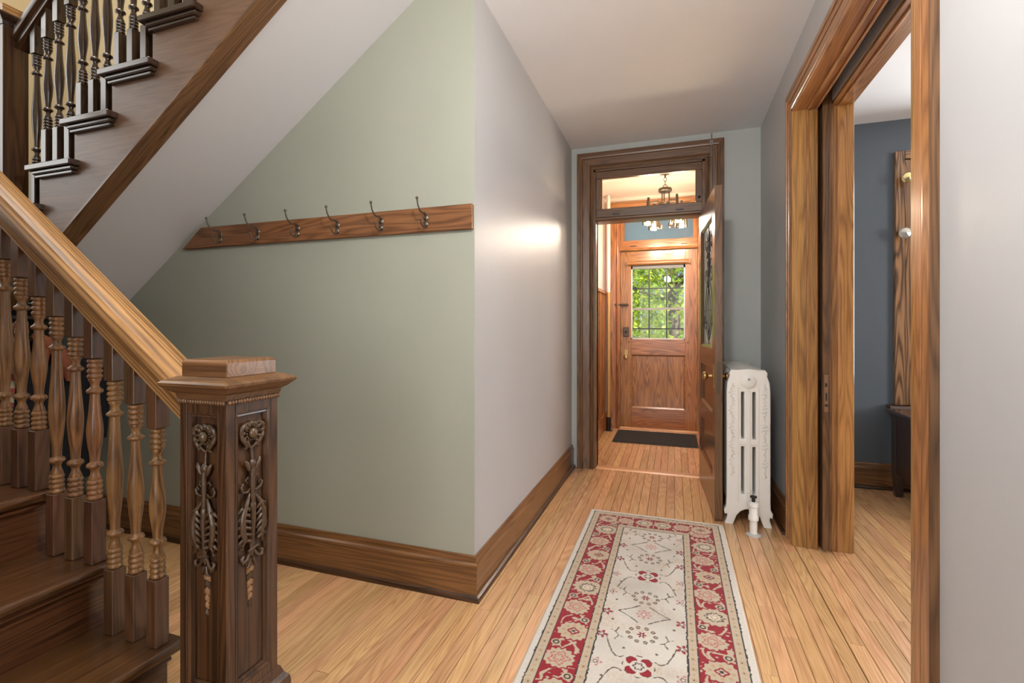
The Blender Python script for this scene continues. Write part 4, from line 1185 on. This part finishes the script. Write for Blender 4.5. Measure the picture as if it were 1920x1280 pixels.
    def poly(pts, w_, col):
        for a, b in zip(pts[:-1], pts[1:]): seg(*a, *b, w_, col)
    def flower(cu, cv, r, pet, col, inner, hollow=False):
        du, dv = u - cu, v - cv
        rr_ = np.hypot(du, dv) / r; th = np.arctan2(dv, du)
        k = rr_ / (0.72 + 0.28 * np.cos(pet * th))
        if hollow: put(inf & (np.abs(k - 0.85) < 0.12), col)
        else: put(inf & (k < 1), col)
        put(inf & (rr_ < 0.42), ivory); put(inf & (np.abs(rr_ - 0.30) < 0.07), inner)
    V0 = 0.455
    per = 0.65
    brown = np.array((0.10, 0.07, 0.06))
    for rep in range(-1, 4):
        b0 = V0 + rep * per
        def at(o_): return b0 + o_
        # lattice diamond with a rosette of dashes
        cv = at(0.0)
        for s in (-1, 1):
            poly([(s * 0.105, cv), (s * 0.075, cv - 0.018), (s * 0.05, cv - 0.036), (s * 0.02, cv - 0.062)], 0.0026, brown)
            poly([(s * 0.105, cv), (s * 0.075, cv + 0.018), (s * 0.05, cv + 0.036), (s * 0.02, cv + 0.062)], 0.0026, brown)
        flower(0, cv, 0.034, 8, rose, rose, True)
        # ringed flowers either side of it
        for o_ in (0.14, -0.13):
            cv = at(o_)
            flower(0, cv, 0.020, 6, red, dark)
            for q in range(10):
                a = q * math.pi / 5
                cu_, cv_ = 0.052 * math.cos(a), cv + 0.046 * math.sin(a)
                d_ = np.hypot(u - cu_, v - cv_)
                put(inf & (np.abs(d_ - 0.007) < 0.0022), brown); put(inf & (d_ < 0.004), tan)
        # four-petalled red rosette
        cv = at(0.325)
        du, dv = u, v - cv
        for a in (45, 135, 225, 315):
            pu, pv = 0.036 * math.cos(R(a)), 0.036 * math.sin(R(a))
            put(inf & (np.hypot(du - pu, dv - pv) < 0.021), red)
        put(inf & (np.hypot(du, dv) < 0.030), ivory)
        put(inf & (np.abs(np.hypot(du, dv) - 0.016 - 0.003 * np.cos(6 * np.arctan2(dv, du))) < 0.003), brown)
        put(inf & (np.abs(np.hypot(du, dv) - 0.056) < 0.002) & (np.cos(8 * np.arctan2(dv, du)) > 0), brown)
        # curving stems and twigs
        for s in (-1, 1):
            for dirv in (-1, 1):
                c0 = at(0.325) + dirv * 0.02
                pts = [(s * (0.055 + 0.075 * f), c0 + dirv * (0.02 + 0.10 * f - 0.05 * math.sin(f * 3.1))) for f in np.linspace(0, 1, 6)]
                poly(pts, 0.0024, brown)
                tw = at(0.325) + dirv * 0.165
                poly([(s * 0.09, tw - 0.04), (s * 0.10, tw - 0.012), (s * 0.085, tw + 0.01), (s * 0.098, tw + 0.035)], 0.0022, brown)
                poly([(s * 0.10, tw - 0.012), (s * 0.118, tw - 0.02)], 0.002, brown); poly([(s * 0.085, tw + 0.01), (s * 0.068, tw + 0.018)], 0.002, brown)
            for o_ in (0.0, 0.16, 0.325, 0.49):
                cv = at(o_) + 0.02
                flower(s * 0.150, cv, 0.026, 5, red if o_ in (0.0, 0.16) else rose, brown, o_ in (0.325, 0.49))
            for o_ in (0.07, 0.24, 0.41, 0.57):
                d_ = np.hypot(u - s * (0.12 if o_ != 0.24 else 0.06), v - at(o_))
                put(inf & (d_ < 0.0055), brown)
    # wool: fine speckle
    C *= (0.93 + 0.12 * rng.rand(*Xg.shape))[:, :, None]
    Z = 0.0085 + 0.0007 * vnoise(u + 4, v, 120, 61)
    Z = np.where(e < 0.004, 0.004, Z)
    verts = np.stack([Xg, Yg_, Z], -1).reshape(-1, 3)
    idx = np.arange(nx_ * ny_).reshape(ny_, nx_)
    quads = np.stack([idx[:-1, :-1], idx[:-1, 1:], idx[1:, 1:], idx[1:, :-1]], -1).reshape(-1, 4)
    # skirt down to the floor
    loop = np.concatenate([idx[0, :], idx[1:, -1], idx[-1, -2::-1], idx[-2:0:-1, 0]])
    sk = verts[loop].copy(); sk[:, 2] = 0.0008
    nb_ = len(verts); nl = len(loop)
    verts = np.concatenate([verts, sk])
    li = np.arange(nl); ln_ = (li + 1) % nl
    sq_ = np.stack([loop[li], nb_ + li, nb_ + ln_, loop[ln_]], -1)
    quads = np.concatenate([quads, sq_])
    me = bpy.data.meshes.new('pile')
    me.vertices.add(len(verts)); me.vertices.foreach_set('co', verts.astype(np.float32).ravel())
    me.loops.add(quads.size); me.loops.foreach_set('vertex_index', quads.astype(np.int32).ravel())
    me.polygons.add(len(quads)); me.polygons.foreach_set('loop_start', np.arange(0, quads.size, 4, dtype=np.int32))
    me.update(calc_edges=True)
    ca = me.color_attributes.new('woven', 'FLOAT_COLOR', 'POINT')
    cc = np.ones((len(verts), 4), np.float32)
    cc[:nb_, :3] = np.clip(C.reshape(-1, 3), 0, 1); cc[nb_:, :3] = cream
    ca.data.foreach_set('color', cc.ravel())
    m_, nt, b = new_mat('woven_wool')
    at_ = nd(nt, 'ShaderNodeAttribute'); at_.attribute_name = 'woven'
    nt.links.new(at_.outputs['Color'], b.inputs['Base Color'])
    b.inputs['Roughness'].default_value = 0.95
    b.inputs['Specular IOR Level'].default_value = 0.1
    b.inputs['Sheen Weight'].default_value = 0.15
    me.materials.append(m_)
    r_ = thing('runner_rug', 'red and ivory floral runner rug on the corridor floor', 'rug', (0, 0, 0))
    o = bpy.data.objects.new('pile', me); COL.objects.link(o); o.parent = r_
    fr = MB(); rr_ = random.Random(5)
    for yy, sg in ((Y1, 1), (Y0, -1)):
        x = X0
        while x < X1:
            fr.tube([(x, yy, 0.004), (x + rr_.uniform(-.003, .003), yy + sg * rr_.uniform(0.006, 0.016), 0.003)], 0.0014, 4)
            x += 0.006
    f_ = fr.build('fringe', plain('fringe_wool', (0.42, 0.34, 0.26), 0.95), r_); f_['kind'] = 'stuff'
rug()

# ------------------------------------------------------------------ room beyond the pocket door
cw = thing('trim_7', 'oak window casing with stool on the slate blue wall', 'window casing', kind='structure')
CK = wood('figured_oak_z', (0.075, 0.035, 0.014), (0.33, 0.17, 0.075), 'z', 0.30, 1.6, 0, 0.35)
CKX = wood('figured_oak_x', (0.075, 0.035, 0.014), (0.33, 0.17, 0.075), 'x', 0.30, 1.6, 0, 0.35)
for s, xa in ((-1, WX0), (1, WX1)):
    x0, x1_ = (xa - 0.145, xa - 0.085) if s < 0 else (xa + 0.085, xa + 0.145)
    boxo('outer_casing', CK, cw, x0, x1_, 4.27, 4.31, 0.64, 2.515, bevel=0.004)
    x0, x1_ = (xa - 0.083, xa) if s < 0 else (xa, xa + 0.083)
    boxo('inner_casing', CK, cw, x0, x1_, 4.284, 4.31, 0.64, 2.45, bevel=0.004)
boxo('head_casing', CKX, cw, WX0 - 0.085, WX1 + 0.085, 4.27, 4.31, 2.455, 2.515, bevel=0.004)
boxo('inner_head', CKX, cw, WX0, WX1, 4.284, 4.31, WZ1, 2.453, bevel=0.004)
MB().prism([(0, 0.61), (0.075, 0.61), (0.085, 0.622), (0.075, 0.636), (0, 0.639)], lambda a, p, q: (a, 4.31 - p, q), WX0 - 0.19, WX1 + 0.19).build('stool', W('dark', 'x'), cw)
boxo('apron', W('dark', 'x'), cw, WX0 - 0.16, WX1 + 0.16, 4.29, 4.31, 0.54, 0.61, bevel=0.003)
w3 = thing('window_3', 'daylit sash window in the slate blue wall', 'window', kind='structure')
for za, zb in ((WZ0, WZ0 + 0.07), (1.48, 1.53), (WZ1 - 0.06, WZ1)):
    boxo('sash_rail', CKX, w3, WX0, WX1, 4.33, 4.37, za, zb)
for xa, xb in ((WX0, WX0 + 0.05), (WX1 - 0.05, WX1)):
    boxo('sash_stile', CK, w3, xa, xb, 4.33, 4.37, WZ0 + 0.07, WZ1 - 0.06)
for za, zb in ((WZ0 + 0.07, 1.48), (1.53, WZ1 - 0.06)):
    boxo('pane', GLASS, w3, WX0 + 0.05, WX1 - 0.05, 4.348, 4.352, za, zb)
def holdback(z, x, label, mat):
    t_ = thing('curtain_holdback', label, 'holdback', (x, 4.284, z))
    MB().lathe([(0.012, 0), (0.012, -0.05), (0.016, -0.055)], n=12, axis='y').build('post', BRASS, t_, smooth=40)
    MB().lathe([(0.016, -0.055), (0.036, -0.062), (0.042, -0.072), (0.034, -0.080), (0.016, -0.084), (0.003, -0.088)], n=10, axis='y').build('rosette', mat, t_, smooth=25)
holdback(1.90, WX0 - 0.105, 'faceted glass curtain holdback on the window casing', plain('cut_glass', (0.55, 0.52, 0.45), 0.1, 0.6))
holdback(2.30, WX0 - 0.088, 'brass curtain holdback high on the window casing', plain('bright_brass', (0.80, 0.62, 0.30), 0.2, 1.0))
cb = thing('side_cabinet', 'dark mahogany side cabinet under the blue room window', 'cabinet', (1.46, 3.55, 0))
MH = wood('mahogany_z', (0.016, 0.007, 0.005), (0.050, 0.022, 0.015), 'z', 0.28, 0.5, 0, 0.4)
MHX = wood('mahogany_x', (0.020, 0.009, 0.006), (0.070, 0.030, 0.020), 'x', 0.25, 0.5, 0, 0.5)
boxo('top', MHX, cb, 0, 0.98, 0, 0.66, 0.60, 0.625, bevel=0.006)
boxo('body', MH, cb, 0.035, 0.945, 0.03, 0.63, 0.17, 0.60, bevel=0.002)
boxo('drawer_front', MHX, cb, 0.06, 0.92, 0.022, 0.03, 0.44, 0.58, bevel=0.002)
for lx in (0.03, 0.885):
    for ly in (0.025, 0.575):
        MB().loft([[(lx + a * 0.06 + (0.5 - a) * t_, ly + b_ * 0.06 + (0.5 - b_) * t_, z) for a, b_ in ((0, 0), (1, 0), (1, 1), (0, 1))] for z, t_ in ((0, 0.018), (0.17, 0.0), (0.60, 0.0))]).build('leg', MH, cb, bevel=0.002)

# ------------------------------------------------------------------ coats and shelf under the landing
rd = thing('closet_rod', 'dark closet rod fixed under the stair landing', 'rod', (-3.6, 1.66, 1.222))
MB().tube([(-0.7, 0, 0), (0.55, 0, 0)], 0.009, 10).build('rod', IRON, rd, smooth=40)
MB().box(0.50, 0.52, -0.012, 0.012, 0.005, 0.152).build('bracket', IRON, rd)
sh = thing('closet_shelf', 'pale wood shelf box above the closet rod', 'shelf', (0, 0, 0))
boxo('board', W('dark', 'x'), sh, XW + 0.0, -3.45, 1.55, 1.97, 1.262, 1.282, bevel=0.002)
boxo('box_front', W('rail', 'x'), sh, XW + 0.05, -3.52, 1.58, 1.60, 1.283, 1.368, bevel=0.002)
def coat(name, label, x, y, z, rz, wd, ln_, col, rough=0.9):
    t_ = thing(name, label, 'coat', (x, y, z), (0, 0, rz))
    mat = plain(name + '_cloth_' + str(len(MATS)), col, rough, 0, 0.2, 0.5, 140, 0.2)
    rg_ = []
    rr_ = random.Random(int(x * 100))
    for i in range(15):
        f = i / 14
        w_ = wd * (0.10 + 0.42 * min(1, f / 0.10) ** 0.6 + 0.06 * f)
        dp = 0.045 + 0.05 * min(1, f / 0.12) + 0.03 * f
        ring = []
        for j in range(36):
            a = 2 * math.pi * j / 36
            fold = 1 + (0.16 * f) * math.sin(5 * a + 1.3) + 0.08 * f * math.sin(9 * a + f * 2)
            ring.append((w_ * math.cos(a) * (1 + 0.04 * f * math.sin(7 * a)), dp * fold * math.sin(a), -0.10 - f * ln_ - (0.0 if f > 0 else 0)))
        rg_.append(ring)
    MB().loft(rg_).build('body', mat, t_, smooth=60)
    for s in (-1, 1):
        MB().tube([(s * wd * 0.40, 0, -0.15), (s * wd * 0.54, -0.01, -0.28), (s * wd * 0.58, -0.02, -0.45), (s * wd * 0.56, -0.03, -0.64)], [0.065, 0.065, 0.058, 0.05], 12).build('sleeve', mat, t_, smooth=60)
    MB().tube([(-0.07, 0, -0.12), (-0.05, -0.045, -0.085), (0, -0.06, -0.10), (0.05, -0.045, -0.085), (0.07, 0, -0.12), (0, 0.05, -0.06), (-0.07, 0, -0.12)], 0.022, 8).build('collar', mat, t_, smooth=60)
    MB().tube([(0, 0, -0.09), (0, 0, -0.01), (0.0145, 0, 0.008), (0.0, 0, 0.026), (-0.016, 0, 0.016)], 0.003, 6).build('hanger_hook', STEEL, t_, smooth=40)
    return t_
coat('winter_coat', 'black winter coat hanging from the closet rod, seen between the balusters', -3.27, 1.66, 1.21, R(80), 0.40, 0.74, (0.012, 0.012, 0.014))
coat('winter_coat', 'dark navy coat hanging further left behind the black coat', -3.66, 1.66, 1.21, R(82), 0.40, 0.70, (0.016, 0.018, 0.026))
scm, nt, b = new_mat('plaid_wool')
tc = nd(nt, 'ShaderNodeTexCoord'); ck = nd(nt, 'ShaderNodeTexChecker'); ck.inputs['Scale'].default_value = 28
ck.inputs['Color1'].default_value = (0.35, 0.07, 0.06, 1); ck.inputs['Color2'].default_value = (0.45, 0.40, 0.28, 1)
nt.links.new(tc.outputs['Object'], ck.inputs['Vector']); nt.links.new(ck.outputs[0], b.inputs['Base Color']); b.inputs['Roughness'].default_value = 0.95
sc_ = thing('plaid_scarf', 'red and cream plaid scarf hung over the closet rod', 'scarf', (-3.10, 1.47, 1.20))
for s, l_ in ((-1, 0.38), (1, 0.30)):
    MB().loft([[(s * 0.035 + 0.03 * a + 0.006 * math.sin(9 * f), -0.012 * b_ + 0.01 * math.sin(6 * f + s), -l_ * f) for a, b_ in ((-1, 0), (-0.5, 1), (0, 0.3), (0.5, 1), (1, 0), (0, -1))] for f in np.linspace(0, 1, 10)]).build('scarf_end', scm, sc_, smooth=60)
MB().tube([(-0.04, 0, -0.005), (0, 0.02, 0.035), (0.04, 0, -0.005)], 0.028, 8).build('scarf_fold', scm, sc_, smooth=60)

RUST = plain('rust_wool', (0.26, 0.085, 0.045), 0.95, 0, 0.1, 0.8, 160, 0.3)
rs_ = thing('wool_shawl', 'rust brown wool shawl draped over the black coat', 'shawl', (-3.11, 1.62, 1.15))
MB().tube([(0.0, -0.08, 0.03), (0.012, -0.03, -0.01), (0.02, 0.02, -0.07), (0.012, 0.06, -0.15), (0.0, 0.075, -0.22)], [0.020, 0.030, 0.034, 0.030, 0.016], 10).build('fold', RUST, rs_, smooth=60)
MB().tube([(0.01, -0.06, 0.0), (0.025, -0.05, -0.07), (0.02, -0.045, -0.13)], [0.018, 0.026, 0.014], 10).build('fold', RUST, rs_, smooth=60)

# ------------------------------------------------------------------ outdoors
gr = struct(boxo('ground', plain('pavement', (0.42, 0.40, 0.37), 0.9, 0, 0.2, 0.3, 3, 0.15), None, -30, 30, YV + 1.6, 60, -0.75, -0.65), 'pale street and pavement outside the front door', 'ground')
struct(boxo('porch', plain('porch_grey', (0.30, 0.31, 0.32), 0.7), None, -2.5, 2.5, YV + 0.15, YV + 1.6, -0.75, -0.06), 'grey porch deck outside the front door', 'porch')
struct(boxo('porch_roof', plain('porch_blue', (0.20, 0.30, 0.40), 0.7), None, -2.5, 2.5, YV + 0.15, YV + 1.5, 2.72, 2.85), 'blue-grey porch roof outside the front door', 'roof')
LEAFM = []
for i, c in enumerate(((0.34, 0.42, 0.04), (0.18, 0.30, 0.03), (0.50, 0.52, 0.08))):
    m_, nt, b = new_mat('leaf_%d' % i)
    b.inputs['Base Color'].default_value = (*c, 1); b.inputs['Roughness'].default_value = 0.6
    b.inputs['Subsurface Weight'].default_value = 0.0
    tl = nd(nt, 'ShaderNodeBsdfTranslucent'); tl.inputs[0].default_value = (*[min(1, q * 1.5) for q in c], 1)
    mx = nd(nt, 'ShaderNodeMixShader'); mx.inputs[0].default_value = 0.45
    out = [n for n in nt.nodes if n.type == 'OUTPUT_MATERIAL'][0]
    nt.links.new(b.outputs[0], mx.inputs[1]); nt.links.new(tl.outputs[0], mx.inputs[2]); nt.links.new(mx.outputs[0], out.inputs['Surface'])
    LEAFM.append(m_)
BARK = plain('bark', (0.13, 0.10, 0.075), 0.9, 0, 0.2, 0.8, 14, 0.4)
def tree(x, y, tr_, hgt, crown, n, label, seed, mi):
    r = random.Random(seed)
    t_ = thing('tree', label, 'tree', (x, y, -0.65), group='trees outside the front door')
    tm = MB()
    top_ = Vector((0.15 * r.uniform(-1, 1), 0, hgt))
    tm.tube([(0, 0, 0), (0.03, 0, hgt * 0.3), (-0.03, 0, hgt * 0.6), top_], [tr_ * 1.25, tr_, tr_ * 0.85, tr_ * 0.35], 10)
    tips = []
    for k in range(12):
        a = r.uniform(0, 6.28); z0 = hgt * r.uniform(0.25, 0.85); l_ = crown * r.uniform(0.6, 1.0)
        e_ = (math.cos(a) * l_, math.sin(a) * l_ * 0.7, z0 + r.uniform(0.2, 1.0))
        tm.tube([(0, 0, z0), (e_[0] * 0.5, e_[1] * 0.5, z0 + 0.25), e_], [tr_ * 0.35, tr_ * 0.2, tr_ * 0.06], 6)
    tm.build('trunk', BARK, t_, smooth=60)
    for q in range(2):
        vsx, fsx = [], []
        for i in range(n // 2):
            while True:
                p = Vector((r.uniform(-1, 1), r.uniform(-1, 1), r.uniform(-1, 1)))
                if p.length < 1: break
            p = Vector((p.x * crown, p.y * crown * 0.6, hgt * 0.62 + p.z * hgt * 0.50))
            s_ = r.uniform(0.035, 0.075)
            d1_ = Vector((r.uniform(-1, 1), r.uniform(-1, 1), r.uniform(-1, 1))).normalized()
            d2_ = d1_.orthogonal().normalized(); d2_.rotate(Matrix.Rotation(r.uniform(0, 6.28), 3, d1_))
            k = len(vsx)
            vsx += [p - d1_ * s_, p + d2_ * s_ * 0.55, p + d1_ * s_, p - d2_ * s_ * 0.55]
            fsx.append((k, k + 1, k + 2, k + 3))
        me = bpy.data.meshes.new('foliage'); me.from_pydata([tuple(a) for a in vsx], [], fsx); me.materials.append(LEAFM[(mi + q) % 3])
        o = bpy.data.objects.new('foliage', me); COL.objects.link(o); o.parent = t_; o['kind'] = 'stuff'
tree(-0.02, 11.6, 0.13, 5.2, 2.0, 7000, 'tall leafy tree with a dark trunk seen through the right panes of the front door', 3, 0)
tree(-1.35, 14.2, 0.09, 4.6, 1.9, 7000, 'leafy yellow-green tree seen through the left panes of the front door', 4, 2)
tree(1.5, 17.2, 0.10, 5.0, 2.0, 5000, 'green tree standing right of the front walk', 5, 1)
tree(-3.2, 17.6, 0.12, 5.6, 2.4, 6000, 'far leafy tree beyond the left one across the street', 6, 0)
